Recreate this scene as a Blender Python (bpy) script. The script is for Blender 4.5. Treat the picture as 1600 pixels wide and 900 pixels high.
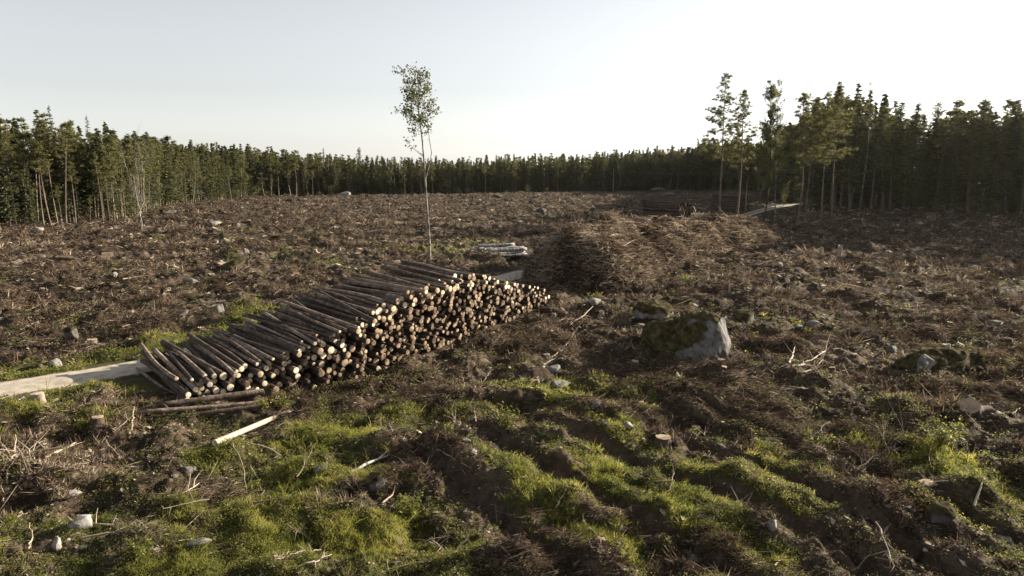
import bpy, math, random
import numpy as np
from math import radians, sin, cos, pi, sqrt, atan2
rng = np.random.default_rng(7)
random.seed(7)
for o in list(bpy.data.objects): bpy.data.objects.remove(o)
S = bpy.context.scene
COL = S.collection

# ------------------------------------------------------------------ camera, sky, sun, exposure
FPX, HOR, CAMH = 1150.0, 265.0, 9.5
PITCH = math.atan((450 - HOR) / FPX)
cam = bpy.data.cameras.new('camera')
cam.sensor_width = 36.0
cam.lens = 36.0 * FPX / 1600
cam.clip_start, cam.clip_end = 0.5, 9000
cam_o = bpy.data.objects.new('camera', cam)
COL.objects.link(cam_o)
cam_o.location = (0, 0, CAMH)
cam_o.rotation_euler = (pi / 2 - PITCH, 0, 0)
S.camera = cam_o
SUN_AZ, SUN_EL = radians(63), radians(18)      # azimuth clockwise from +Y (the view direction)
w = bpy.data.worlds.new('World'); S.world = w; w.use_nodes = True
nt = w.node_tree; nt.nodes.clear()
wo = nt.nodes.new('ShaderNodeOutputWorld'); bg = nt.nodes.new('ShaderNodeBackground')
sky = nt.nodes.new('ShaderNodeTexSky'); sky.sky_type = 'NISHITA'; sky.sun_disc = False
sky.sun_elevation = SUN_EL; sky.sun_rotation = SUN_AZ
sky.air_density = 1.0; sky.dust_density = 0.7; sky.ozone_density = 1.0; sky.altitude = 100
hs = nt.nodes.new('ShaderNodeHueSaturation'); hs.inputs['Saturation'].default_value = 0.22
nt.links.new(sky.outputs[0], hs.inputs['Color']); nt.links.new(hs.outputs[0], bg.inputs[0])
bg.inputs[1].default_value = 0.056
nt.links.new(bg.outputs[0], wo.inputs[0])
sun = bpy.data.lights.new('sun', 'SUN'); sun.energy = 5.0; sun.angle = radians(0.5); sun.color = (1.0, 0.89, 0.72)
sun_o = bpy.data.objects.new('sun', sun); COL.objects.link(sun_o)
from mathutils import Vector, Matrix, Euler
sd = Vector((sin(SUN_AZ) * cos(SUN_EL), cos(SUN_AZ) * cos(SUN_EL), sin(SUN_EL)))
sun_o.rotation_euler = (-sd).to_track_quat('-Z', 'Y').to_euler(); sun_o.location = (60, 30, 60)
vs = S.view_settings
vs.view_transform = 'Standard'; vs.look = 'None'; vs.gamma = 1.0; vs.use_curve_mapping = False
vs.exposure = 1.7
S.cycles.max_bounces = 5; S.cycles.diffuse_bounces = 2; S.cycles.glossy_bounces = 1
S.cycles.transmission_bounces = 3; S.cycles.transparent_max_bounces = 4
S.cycles.volume_bounces = 0

# ------------------------------------------------------------------ noise and terrain height
def _h(ix, iy, seed):
    a = (ix.astype(np.int64) * 374761393 + iy.astype(np.int64) * 668265263 + seed * 2147483647 * 7 + seed * 974711) & 0xFFFFFFFF
    a = ((a ^ (a >> 13)) * 1274126177) & 0xFFFFFFFF
    a = ((a ^ (a >> 16)) * 2246822519) & 0xFFFFFFFF
    return ((a ^ (a >> 15)) & 0xFFFFFF) / float(0xFFFFFF)
def vn(x, y, scale, seed):
    a = seed * 1.3 + .4; ca, sa = cos(a), sin(a)
    x, y = (x * ca - y * sa) / scale + seed * 17.3, (x * sa + y * ca) / scale - seed * 9.1
    ix, iy = np.floor(x), np.floor(y); fx, fy = x - ix, y - iy
    ux, uy = fx * fx * fx * (fx * (fx * 6 - 15) + 10), fy * fy * fy * (fy * (fy * 6 - 15) + 10)
    a00, a10, a01, a11 = _h(ix, iy, seed), _h(ix + 1, iy, seed), _h(ix, iy + 1, seed), _h(ix + 1, iy + 1, seed)
    return (a00 * (1 - ux) + a10 * ux) * (1 - uy) + (a01 * (1 - ux) + a11 * ux) * uy
def sst(a, b, t):
    t = np.clip((t - a) / (b - a), 0, 1); return t * t * (3 - 2 * t)
A0 = np.array((-7.04, 32.5)); U = np.array((.452, .892)); U /= np.linalg.norm(U)
NL = np.array((-.76, .65)); NL /= np.linalg.norm(NL)
NP = np.array((-U[1], U[0]))                    # true normal of the pile's foot line, to the road
def B(x, y):                                    # smooth base of the land
    x = np.asarray(x, float); y = np.asarray(y, float)
    sdv = (x - A0[0]) * NP[0] + (y - A0[1]) * NP[1]
    z = .55 * sst(0, 5.5, sdv)
    z = z + 2.3 * sst(38, 105, x) * sst(70, 150, y)
    z = z + .5 * (vn(x, y, 38, 3) - .5) * sst(55, 100, np.hypot(x, y)) * sst(4, 25, sdv)
    return z
def ray(px, py):
    v = (py - 450) / FPX; sp, cp = sin(PITCH), cos(PITCH)
    return np.array(((px - 800) / FPX, cp - v * sp, -sp - v * cp))
def G(px, py, zoff=0.0):                        # photo pixel -> place on the ground
    d = ray(px, py); z = 0.0
    for _ in range(25):
        t = (CAMH - z) / max(-d[2], .004); z = .5 * z + .5 * (float(B(d[0] * t, d[1] * t)) + zoff)
    return np.array((d[0] * t, d[1] * t))
def pline(pts): return np.array([G(*p) for p in pts])
def seg_dist(x, y, P):
    x = np.asarray(x, float); y = np.asarray(y, float)
    best = np.full(x.shape, 1e9); side = np.zeros(x.shape); tt = np.zeros(x.shape); acc = 0
    for a, b in zip(P[:-1], P[1:]):
        ab = b - a; L = np.hypot(*ab); t = np.clip(((x - a[0]) * ab[0] + (y - a[1]) * ab[1]) / (L * L), 0, 1)
        dx, dy = x - a[0] - t * ab[0], y - a[1] - t * ab[1]; d = np.hypot(dx, dy)
        m = d < best; best = np.where(m, d, best)
        side = np.where(m, np.sign(dx * ab[1] - dy * ab[0]), side); tt = np.where(m, acc + t * L, tt); acc += L
    return best, side, tt
def smooth_line(P, n=12):
    P = np.array(P, float); out = []
    Q = np.vstack([2 * P[0] - P[1], P, 2 * P[-1] - P[-2]])
    for i in range(1, len(Q) - 2):
        for t in np.arange(n) / n:
            out.append(.5 * ((2 * Q[i]) + (-Q[i-1] + Q[i+1]) * t + (2*Q[i-1] - 5*Q[i] + 4*Q[i+1] - Q[i+2]) * t*t + (-Q[i-1] + 3*Q[i] - 3*Q[i+1] + Q[i+2]) * t**3))
    out.append(P[-1]); return np.array(out)
r0, r1, r2 = G(0, 609), G(180, 580), G(310, 550)
ROAD = smooth_line([r0 + (r0 - r1) * 6, r0 + (r0 - r1) * 2, r0, r1, r2, (-9.5, 49), G(795, 433), (12.2, 86), (30, 112), G(1175, 333), G(1236, 320), G(1305, 314), (150, 228), (230, 250)], 8)
RW = 1.5
RUTS = [pline(p) for p in (
    [(600, 670), (640, 705), (690, 745), (765, 795), (840, 850), (915, 905), (1010, 980)],
    [(700, 650), (780, 695), (870, 745), (960, 795), (1060, 842), (1150, 900), (1260, 985)],
    [(790, 640), (870, 678), (955, 702), (1045, 742), (1135, 768), (1225, 812), (1310, 862), (1420, 940)],
    [(880, 615), (990, 650), (1090, 690), (1190, 735), (1290, 785), (1390, 840), (1520, 930)],
    [(1010, 600), (1110, 640), (1230, 690), (1340, 735), (1470, 790), (1620, 870)])]
RUTP = [(.46, .46), (.42, .38), (.54, .50), (.38, .34), (.36, .28)]
HEAPS = [np.array([(5.6, 62), (8.5, 68), (13.0, 77)]), np.array([(13.8, 79), (19.5, 86.5), (26, 94), (29.5, 99.5)])]
def heap_h(x, y, k):
    d, s, t = seg_dist(x, y, HEAPS[k]); L = sum(np.hypot(*(b - a)) for a, b in zip(HEAPS[k][:-1], HEAPS[k][1:]))
    wd = (5.6, 6.2)[k]; top = (4.1, 3.2)[k]
    w2 = wd * (.82 + .36 * vn(x, y, 6, 41 + k))
    q = np.clip(1 - (d / w2) ** 2, 0, 1)
    return top * (.72 + .5 * vn(x, y, 5, 45 + k)) * q ** .8
def masks(x, y):
    rd, _, _ = seg_dist(x, y, ROAD)
    near = np.hypot(x, y)
    rut = np.zeros(np.shape(x)); sh = np.zeros(np.shape(x))
    sel = near < 42
    if np.any(sel):
        xs, ys = x[sel], y[sel]; ru = np.zeros(xs.shape); s_ = np.zeros(xs.shape)
        wob = .35 * (vn(xs, ys, 2.2, 61) - .5) + .28 * (vn(xs, ys, .5, 64) - .5)
        for P, (w_, dp) in zip(RUTS, RUTP):
            d, s, t = seg_dist(xs, ys, P); d = d + wob
            fade = sst(0, 4, t)
            ru = np.maximum(ru, dp * fade * (1 - sst(w_ * .45, w_ * 1.15, d)) * (.55 + .9 * vn(xs, ys, 1.7, 62)))
            s_ = np.maximum(s_, fade * np.exp(-((d - w_ * 1.75) / .33) ** 2) * (.3 + 1.2 * vn(xs, ys, 1.3, 63)))
        rut[sel] = ru; sh[sel] = s_
    return rd, rut, sh
def pile_mask(x, y):
    rx, ry = x - A0[0], y - A0[1]
    det = U[0] * NL[1] - U[1] * NL[0]
    s = (rx * NL[1] - ry * NL[0]) / det; b = (U[0] * ry - U[1] * rx) / det
    off = np.where(s < 0, -.66 * s, 0)
    return sst(-9, -7, s) * (1 - sst(21, 23, s)) * sst(-.8, .2, b - off) * (1 - sst(6, 7.5, b - off))
def H(x, y):
    x = np.asarray(x, float); y = np.asarray(y, float)
    r = np.hypot(x, y)
    rd, rut, sh = masks(x, y)
    n = .46 * (vn(x, y, 7.5, 11) - .5) + .40 * (1 - np.abs(2 * vn(x, y, 3.1, 12) - 1) - .5)
    m2 = vn(x, y, 1.35, 13); n = n + .30 * (np.maximum(m2 - .5, 0) * 2) ** 1.3 + .22 * (vn(x, y, .8, 14) - .5)
    n = n + .36 * sst(.50, .85, vn(x, y, 2.3, 18)) * (vn(x, y, .5, 19) + .1) * sst(24, 34, r)
    n = n - .30 * sst(.60, .85, vn(x, y, 1.5, 21))
    n = n + (.17 * (vn(x, y, .42, 15) - .5) + .11 * (vn(x, y, .2, 16) - .5) + .045 * (vn(x, y, .09, 17) - .5)) * 1.15
    n = n - rut + .17 * sh
    keep = sst(RW + .2, RW + 1.8, rd) * (1 - pile_mask(x, y))
    out = B(x, y) + n * np.maximum(keep, 0.0) - .06 * (1 - sst(RW - .1, RW + .7, rd))
    far = sst(420, 800, r)
    return out * (1 - far) + far * 3.0
def greenness(x, y):
    x = np.asarray(x, float); y = np.asarray(y, float)
    r = np.hypot(x, y); rd, rut, sh = masks(x, y)
    a = vn(x, y, 4.5, 31) * .45 + vn(x, y, 1.6, 32) * .35 + vn(x, y, .6, 33) * .2
    sdv = (x - A0[0]) * NP[0] + (y - A0[1]) * NP[1]
    near = 1 - sst(22, 40, r + 2.0 * np.maximum(sdv, 0) * 0)
    bias = -.2 + .28 * near + .30 * (vn(x, y, 14, 35) - .42) * sst(30, 60, r) * (1 - sst(110, 200, r))
    bias = bias + .30 * np.exp(-((rd - RW - 1.0) / 1.0) ** 2) + .12 * (1 - sst(RW + 2, RW + 6, rd))
    for c, rad, g in GBLOB:
        bias = bias + g * np.exp(-((x - c[0]) ** 2 + (y - c[1]) ** 2) / (rad * rad))
    bias = bias - 1.3 * np.clip(rut * 3, 0, 1) - .35 * np.clip(sh, 0, 1)
    return np.clip((a + bias - .52) * 5.0, 0, 1) * (rd > RW - .1)
GBLOB = [(G(px, py), rad, g) for px, py, rad, g in (
    (540, 715, 2.2, .2), (480, 790, 2.5, .1), (760, 735, 1.6, .3), (860, 785, 1.6, .3), (1000, 760, 1.6, .3), (1080, 800, 1.4, .25), (1170, 745, 1.8, .3),
    (1270, 790, 1.6, .25), (1370, 740, 2.5, .22), (1480, 750, 2.2, .12), (420, 850, 1.8, .15), (330, 870, 1.5, .15), (200, 700, 2.0, .0), (940, 610, 2.6, .12),
    (300, 690, 2.5, -.22), (150, 730, 2.0, -.2), (620, 620, 2.6, -.2), (1150, 640, 5, -.08), (1480, 640, 7, -.2), (690, 840, 1.3, -.15), (770, 650, 2.0, -.12), (1450, 850, 3.0, -.15),
    (80, 640, 3.5, .22), (740, 385, 9, .34), (700, 395, 6, .2), (390, 495, 3, .15), (200, 520, 5, .0), (860, 420, 3, .0), (1290, 360, 14, .18), (1380, 335, 12, .1), (500, 360, 25, .06), (960, 340, 20, .12))]

# ------------------------------------------------------------------ mesh helpers
def mesh_quads(name, V, F, mats, smooth=False, matidx=None, attrs=None):
    V = np.asarray(V, np.float32); F = np.asarray(F, np.int32); k = F.shape[1]
    me = bpy.data.meshes.new(name)
    me.vertices.add(len(V)); me.vertices.foreach_set('co', V.ravel())
    me.loops.add(F.size); me.loops.foreach_set('vertex_index', F.ravel())
    me.polygons.add(len(F)); me.polygons.foreach_set('loop_start', np.arange(0, F.size, k, dtype=np.int32))
    if matidx is not None: me.polygons.foreach_set('material_index', np.asarray(matidx, np.int32))
    if smooth: me.polygons.foreach_set('use_smooth', np.ones(len(F), bool))
    for n_, a in (attrs or {}).items():
        at = me.attributes.new(n_, 'FLOAT', 'POINT'); at.data.foreach_set('value', np.asarray(a, np.float32))
    for m in (mats if isinstance(mats, (list, tuple)) else [mats]): me.materials.append(m)
    me.update(calc_edges=True)
    return me
def mk(name, me, parent=None, loc=None, rot=None, label=None, cat=None, group=None, kind=None):
    o = bpy.data.objects.new(name, me); COL.objects.link(o)
    if parent is not None: o.parent = parent
    if loc is not None: o.location = [float(q) for q in loc]
    if rot is not None: o.rotation_euler = rot
    tag(o, label, cat, group, kind); return o
def tag(o, label=None, cat=None, group=None, kind=None):
    if label: o['label'] = label
    if cat: o['category'] = cat
    if group: o['group'] = group
    if kind: o['kind'] = kind
def tube(P, R, n=7, close=True, rough=0.0, seed=0):
    """quads of a tapered tube along P"""
    P = np.asarray(P, float); R = np.asarray(R, float); m = len(P)
    T = np.gradient(P, axis=0); T /= np.linalg.norm(T, axis=1)[:, None] + 1e-9
    ref = np.array((0, 0, 1.0)) if abs(T[0, 2]) < .8 else np.array((1.0, 0, 0))
    A = np.cross(T, ref); A /= np.linalg.norm(A, axis=1)[:, None] + 1e-9; Bv = np.cross(T, A)
    ang = np.arange(n) * 2 * pi / n
    rr = R[:, None] * np.ones(n)
    if rough: rr = rr * (1 + rough * (np.random.default_rng(seed).random((m, n)) - .5))
    V = P[:, None, :] + rr[:, :, None] * (np.cos(ang)[None, :, None] * A[:, None, :] + np.sin(ang)[None, :, None] * Bv[:, None, :])
    V = V.reshape(-1, 3); F = []
    for i in range(m - 1):
        for j in range(n):
            j2 = (j + 1) % n; F.append((i * n + j, i * n + j2, (i + 1) * n + j2, (i + 1) * n + j))
    return V, np.array(F)
def merge(parts):
    Vs, Fs, o = [], [], 0
    for V, F in parts:
        Vs.append(V); Fs.append(F + o); o += len(V)
    return np.vstack(Vs), np.vstack(Fs)
def cards(C, a, b, skew=0.0):
    """diamond leaves: centres C, half vectors a (long) and b (wide)"""
    n = len(C); V = np.stack([C - a, C + b + a * skew, C + a, C - b + a * skew], 1).reshape(-1, 3)
    F = np.arange(n * 4).reshape(n, 4); return V, F
def unit(v): return v / (np.linalg.norm(v, axis=-1, keepdims=True) + 1e-9)
def rdir(n, r=rng): return unit(r.normal(size=(n, 3)))

# ------------------------------------------------------------------ materials
def mat(name, stops, scale=4.0, detail=4, rough=.9, bump=0.0, bscale=None, stretch=(1, 1, 1), spec=.2, tint=None, trans=0.0, coord='Object', rnd=0.0, dist=.0):
    if name not in KEEP: stops = [(p_, tuple(q_ * .68 for q_ in c_)) for p_, c_ in stops]
    m = bpy.data.materials.new(name); m.use_nodes = True; N = m.node_tree.nodes; L = m.node_tree.links
    N.clear(); out = N.new('ShaderNodeOutputMaterial')
    tc = N.new('ShaderNodeTexCoord'); mp = N.new('ShaderNodeMapping'); mp.inputs['Scale'].default_value = stretch
    L.new(tc.outputs[coord], mp.inputs[0]); vec = mp.outputs[0]
    if rnd:
        oi = N.new('ShaderNodeObjectInfo'); ad = N.new('ShaderNodeVectorMath'); ad.operation = 'MULTIPLY_ADD'
        ad.inputs[1].default_value = (1, 1, 1); L.new(vec, ad.inputs[0])
        ml = N.new('ShaderNodeMath'); ml.operation = 'MULTIPLY'; ml.inputs[1].default_value = 40; L.new(oi.outputs['Random'], ml.inputs[0])
        L.new(ml.outputs[0], ad.inputs[2]); vec = ad.outputs[0]
    nz = N.new('ShaderNodeTexNoise'); nz.inputs['Scale'].default_value = scale; nz.inputs['Detail'].default_value = detail
    nz.inputs['Roughness'].default_value = .65; nz.inputs['Distortion'].default_value = dist
    L.new(vec, nz.inputs['Vector'])
    fac = nz.outputs['Fac']
    if tint:
        at = N.new('ShaderNodeAttribute'); at.attribute_name = tint
        mx = N.new('ShaderNodeMath'); mx.operation = 'ADD'
        mm = N.new('ShaderNodeMath'); mm.operation = 'MULTIPLY_ADD'; L.new(fac, mm.inputs[0]); mm.inputs[1].default_value = .25; mm.inputs[2].default_value = -.12
        L.new(at.outputs['Fac'], mx.inputs[0]); L.new(mm.outputs[0], mx.inputs[1]); fac = mx.outputs[0]
    elif rnd:
        mm = N.new('ShaderNodeMath'); mm.operation = 'MULTIPLY_ADD'; L.new(oi.outputs['Random'], mm.inputs[0]); mm.inputs[1].default_value = rnd
        sb = N.new('ShaderNodeMath'); sb.operation = 'SUBTRACT'; sb.inputs[1].default_value = rnd / 2
        L.new(fac, mm.inputs[2]); L.new(mm.outputs[0], sb.inputs[0]); fac = sb.outputs[0]
    cr = N.new('ShaderNodeValToRGB'); L.new(fac, cr.inputs[0])
    e = cr.color_ramp.elements
    while len(e) < len(stops): e.new(.5)
    for q, (p, c) in zip(e, stops): q.position = p; q.color = (*c, 1)
    bs = N.new('ShaderNodeBsdfPrincipled'); L.new(cr.outputs[0], bs.inputs['Base Color'])
    bs.inputs['Roughness'].default_value = rough; bs.inputs['Specular IOR Level'].default_value = spec
    sh = bs.outputs[0]
    if trans:
        tr = N.new('ShaderNodeBsdfTranslucent'); hs_ = N.new('ShaderNodeHueSaturation'); hs_.inputs['Value'].default_value = 2.1; hs_.inputs['Saturation'].default_value = 1.05
        L.new(cr.outputs[0], hs_.inputs['Color']); L.new(hs_.outputs[0], tr.inputs[0])
        ms = N.new('ShaderNodeMixShader'); ms.inputs[0].default_value = trans; L.new(sh, ms.inputs[1]); L.new(tr.outputs[0], ms.inputs[2]); sh = ms.outputs[0]
    if bump:
        n2 = N.new('ShaderNodeTexNoise'); n2.inputs['Scale'].default_value = bscale or scale * 3; n2.inputs['Detail'].default_value = 6; L.new(vec, n2.inputs['Vector'])
        bp = N.new('ShaderNodeBump'); bp.inputs['Strength'].default_value = bump; bp.inputs['Distance'].default_value = .03
        L.new(n2.outputs['Fac'], bp.inputs['Height']); L.new(bp.outputs[0], bs.inputs['Normal'])
    L.new(sh, out.inputs[0]); m.diffuse_color = (*stops[0][1], 1)
    return m
M = {}
KEEP = ('pine_bark', 'cut_wood', 'gravel_road')
M['bark'] = mat('pine_bark', [(.25, (.030, .022, .018)), (.5, (.085, .062, .048)), (.66, (.20, .15, .12)), (.8, (.30, .24, .19))], 3.5, 6, .85, 1.0, 14, (1, 1, 1), rnd=.36)
M['cut'] = mat('cut_wood', [(.22, (.08, .052, .035)), (.40, (.32, .23, .15)), (.56, (.58, .47, .33)), (.78, (.76, .66, .50))], 2.2, 3, .8, .3, 20, rnd=.6)
M['cutfar'] = mat('cut_wood_weathered', [(.3, (.25, .17, .11)), (.6, (.52, .40, .28))], 2.0, 3, .85)
M['birchlog'] = mat('birch_bark', [(.40, (.10, .09, .085)), (.52, (.42, .40, .38)), (.7, (.68, .66, .62))], 5, 4, .7, .2, 12, (1, 1, 1), rnd=.1)
M['palewood'] = mat('stripped_wood', [(.3, (.34, .25, .17)), (.6, (.62, .50, .38))], 6, 4, .7, .3, 20, (1, 1, 1), rnd=.25)
M['stick'] = mat('dead_branch_wood', [(.3, (.17, .13, .10)), (.65, (.46, .38, .30))], 5, 4, .8, .3, 25, rnd=.3)
M['stickdark'] = mat('dark_branch_wood', [(.3, (.05, .035, .028)), (.65, (.14, .10, .075))], 5, 4, .85, .3, 25, rnd=.2)
M['granite'] = mat('granite', [(.32, (.07, .066, .062)), (.48, (.17, .162, .15)), (.68, (.28, .265, .245))], 2.6, 8, .85, .8, 9, rnd=.12)
M['granitelight'] = mat('pale_granite', [(.35, (.12, .11, .10)), (.65, (.42, .39, .35))], 3, 8, .85, .6, 10, rnd=.12)
M['granitedark'] = mat('dark_granite', [(.35, (.045, .04, .036)), (.65, (.15, .135, .12))], 3, 8, .9, .8, 10, rnd=.12)
M['moss'] = mat('moss', [(.35, (.030, .026, .014)), (.5, (.075, .062, .028)), (.68, (.17, .135, .06))], 3, 7, 1, 1.0, 30, spec=.05)
M['road'] = mat('gravel_road', [(.3, (.24, .20, .155)), (.52, (.39, .34, .28)), (.75, (.50, .445, .37))], 1.6, 10, .95, .5, 26, (1, 1, 1), spec=.1)
M['needle'] = mat('pine_needles', [(.2, (.065, .070, .026)), (.8, (.20, .19, .065))], 1, 2, .7, tint='tint', trans=.28)
M['spruce'] = mat('spruce_needles', [(.2, (.040, .048, .020)), (.8, (.14, .14, .052))], 1, 2, .75, tint='tint', trans=.2)
M['birchleaf'] = mat('birch_leaves', [(.15, (.060, .068, .022)), (.8, (.15, .145, .048))], 1, 2, .6, tint='tint', trans=.30)
M['pinetrunk'] = mat('pine_trunk_bark', [(.3, (.09, .07, .055)), (.65, (.27, .20, .15))], 2.5, 5, .9, .6, 10, (1, 1, .4), rnd=.2)
M['sprucetrunk'] = mat('spruce_trunk_bark', [(.3, (.05, .042, .036)), (.65, (.14, .12, .10))], 2.5, 5, .9, .6, 10, (1, 1, .4), rnd=.2)
M['birchtrunk'] = mat('birch_trunk_bark', [(.38, (.08, .07, .06)), (.50, (.30, .27, .235)), (.72, (.50, .46, .40))], 2.0, 5, .8, .2, 10, (1, 1, 1), rnd=.15)
M['grass'] = mat('grass_blades', [(.1, (.12, .13, .026)), (.5, (.27, .265, .050)), (.9, (.48, .40, .16))], 1, 2, .55, tint='tint', trans=.45, spec=.12)
M['herb'] = mat('herb_leaves', [(.1, (.08, .095, .026)), (.6, (.20, .21, .055)), (.95, (.38, .35, .12))], 1, 2, .65, tint='tint', trans=.5, spec=.12)
M['debris'] = mat('forest_litter', [(.0, (.022, .015, .011)), (.35, (.065, .046, .032)), (.58, (.17, .125, .085)), (.78, (.40, .32, .23)), (1.0, (.62, .53, .42))], 1, 2, .85, tint='tint', trans=.1)
M['dryheath'] = mat('dry_twigs', [(.0, (.022, .016, .012)), (.40, (.082, .053, .036)), (.70, (.21, .148, .10)), (1, (.60, .50, .38))], 1, 2, .85, tint='tint', trans=.15)
M['metal'] = mat('grey_wire', [(.3, (.25, .25, .25)), (.7, (.35, .35, .35))], 3, 2, .5)

def ground_mat():
    m = bpy.data.materials.new('clearcut_soil'); m.use_nodes = True; N = m.node_tree.nodes; L = m.node_tree.links; N.clear()
    out = N.new('ShaderNodeOutputMaterial'); bs = N.new('ShaderNodeBsdfPrincipled'); L.new(bs.outputs[0], out.inputs[0])
    bs.inputs['Roughness'].default_value = .95; bs.inputs['Specular IOR Level'].default_value = .12
    tc = N.new('ShaderNodeTexCoord')
    def noise(scale, detail=6, rough=.65, dist=0):
        n = N.new('ShaderNodeTexNoise'); n.inputs['Scale'].default_value = scale; n.inputs['Detail'].default_value = detail
        n.inputs['Roughness'].default_value = rough; n.inputs['Distortion'].default_value = dist; L.new(tc.outputs['Object'], n.inputs['Vector']); return n.outputs['Fac']
    def ramp(fac, stops):
        c = N.new('ShaderNodeValToRGB'); L.new(fac, c.inputs[0]); e = c.color_ramp.elements
        while len(e) < len(stops): e.new(.5)
        for q, (p, col) in zip(e, stops): q.position = p; q.color = (*col, 1)
        return c.outputs[0]
    def mix(f, a, b):
        x = N.new('ShaderNodeMix'); x.data_type = 'RGBA'; L.new(f, x.inputs[0]); L.new(a, x.inputs[6]); L.new(b, x.inputs[7]); return x.outputs[2]
    def attr(n_):
        a = N.new('ShaderNodeAttribute'); a.attribute_name = n_; return a.outputs['Fac']
    litter = ramp(noise(2.2, 10, .75, .4), [(.32, (.009, .007, .005)), (.46, (.030, .022, .015)), (.57, (.085, .062, .040)), (.68, (.26, .20, .135))])
    heath = ramp(noise(.35, 5, .6), [(.35, (.022, .018, .012)), (.52, (.062, .040, .026)), (.62, (.075, .058, .034)), (.72, (.036, .040, .014))])
    f1 = ramp(noise(.9, 6), [(.4, (0, 0, 0)), (.6, (.7, .7, .7))])
    c = mix(f1, litter, heath)
    soil = ramp(noise(3.0, 8), [(.3, (.045, .032, .023)), (.7, (.16, .118, .083))])
    c = mix(attr('soil'), c, soil)
    green = ramp(noise(5.0, 8, .7), [(.3, (.022, .024, .010)), (.55, (.060, .062, .020)), (.75, (.11, .10, .035))])
    c = mix(attr('green'), c, green)
    L.new(c, bs.inputs['Base Color'])
    bp = N.new('ShaderNodeBump'); bp.inputs['Strength'].default_value = .9; bp.inputs['Distance'].default_value = .08
    L.new(noise(7, 10, .8), bp.inputs['Height']); L.new(bp.outputs[0], bs.inputs['Normal'])
    return m
M['ground'] = ground_mat()
def road_edge():
    m = M['road']; N = m.node_tree.nodes; L = m.node_tree.links; bs = [n for n in N if n.type == 'BSDF_PRINCIPLED'][0]; src = bs.inputs['Base Color'].links[0].from_socket
    at = N.new('ShaderNodeAttribute'); at.attribute_name = 'edge'; tc = N.new('ShaderNodeTexCoord'); nz = N.new('ShaderNodeTexNoise'); nz.inputs['Scale'].default_value = 2.3; nz.inputs['Detail'].default_value = 9; nz.inputs['Roughness'].default_value = .75
    L.new(tc.outputs['Object'], nz.inputs['Vector']); ad = N.new('ShaderNodeMath'); ad.operation = 'ADD'; L.new(at.outputs['Fac'], ad.inputs[0]); L.new(nz.outputs['Fac'], ad.inputs[1])
    mr = N.new('ShaderNodeMapRange'); mr.inputs['From Min'].default_value = .98; mr.inputs['From Max'].default_value = 1.15; L.new(ad.outputs[0], mr.inputs['Value'])
    mx = N.new('ShaderNodeMix'); mx.data_type = 'RGBA'; L.new(mr.outputs[0], mx.inputs[0]); L.new(src, mx.inputs[6]); mx.inputs[7].default_value = (.075, .06, .036, 1); L.new(mx.outputs[2], bs.inputs['Base Color'])
road_edge()
# ------------------------------------------------------------------ ground sheet (finer where the eye is near)
fine = np.linspace(-radians(43), radians(43), 1080)
coarse = np.linspace(radians(43), 2 * pi - radians(43), 150)[1:-1]
azs = np.concatenate([fine, coarse])
rad = list(np.linspace(.4, 12, 24))
while rad[-1] < 62: rad.append(rad[-1] + max(.018, rad[-1] ** 2 / CAMH * .00105))
while rad[-1] < 340: rad.append(rad[-1] + .40 + (rad[-1] - 60) * .0032)
rad += [360, 400, 460, 560, 700, 1000, 1600, 3000, 6000]
rad = np.array(rad); na, nr = len(azs), len(rad)
RR, AA = np.meshgrid(rad, azs, indexing='ij')
gx, gy = (RR * np.sin(AA)).ravel(), (RR * np.cos(AA)).ravel()
gz = H(gx, gy)
gm = greenness(gx, gy)
rdm, rutm, shm = masks(gx, gy)
soilm = np.clip(np.clip(rutm * 2.6, 0, 1) + .8 * np.clip(shm, 0, 1) + .5 * (1 - sst(RW, RW + .6, rdm)), 0, 1)
soilm = np.maximum(soilm, sst(.72, .82, vn(gx, gy, 2.6, 71)) * .6)
idx = np.arange(nr * na).reshape(nr, na); nxt = np.roll(idx, -1, axis=1)
Fg = np.stack([idx[:-1], nxt[:-1], nxt[1:], idx[1:]], -1).reshape(-1, 4)[:, ::-1]
me = mesh_quads('ground', np.stack([gx, gy, gz], 1), Fg, M['ground'], True, attrs={'green': gm * .9, 'soil': soilm})
mk('ground', me, kind='structure')
del Fg, RR, AA

# gravel road, a crowned sheet above the ground
RL = smooth_line(ROAD, 10); keep = [RL[0]]
for p in RL:
    if np.hypot(*(p - keep[-1])) > .25: keep.append(p)
RL = np.array(keep); T = unit(np.gradient(RL, axis=0)); NR = np.stack([-T[:, 1], T[:, 0]], 1)
offs = np.linspace(-1, 1, 21); Vr = []; edge_ = []
for k, o_ in enumerate(offs):
    e = RW * o_ * (1 + (.10 * (vn(RL[:, 0], RL[:, 1], 1.1, 81 + (o_ > 0)) - .5) * 2 + .04 * (vn(RL[:, 0], RL[:, 1], .3, 85) - .5)) * abs(o_) ** 3)
    x, y = RL[:, 0] + NR[:, 0] * e, RL[:, 1] + NR[:, 1] * e
    z = B(x, y) + .05 * (1 - o_ * o_) - .035 * math.exp(-((abs(o_) - .5) / .16) ** 2) + .004 + .02 * (vn(x, y, .5, 82) - .5) - .07 * (abs(o_) > .99)
    Vr.append(np.stack([x, y, z], 1)); edge_.append(np.full(len(x), .85 * max(0, (abs(o_) - .5) / .5) + .40 * math.exp(-(o_ / .16) ** 2)) + .34 * sst(90, 120, y))
Vr = np.stack(Vr, 1); m_, k_ = Vr.shape[:2]; idx = np.arange(m_ * k_).reshape(m_, k_)
Fr = np.stack([idx[:-1, :-1], idx[:-1, 1:], idx[1:, 1:], idx[1:, :-1]], -1).reshape(-1, 4)
mk('gravel_road', mesh_quads('gravel_road', Vr.reshape(-1, 3), Fr, M['road'], True, attrs={'edge': np.stack(edge_, 1).ravel()}), kind='structure')

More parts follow.
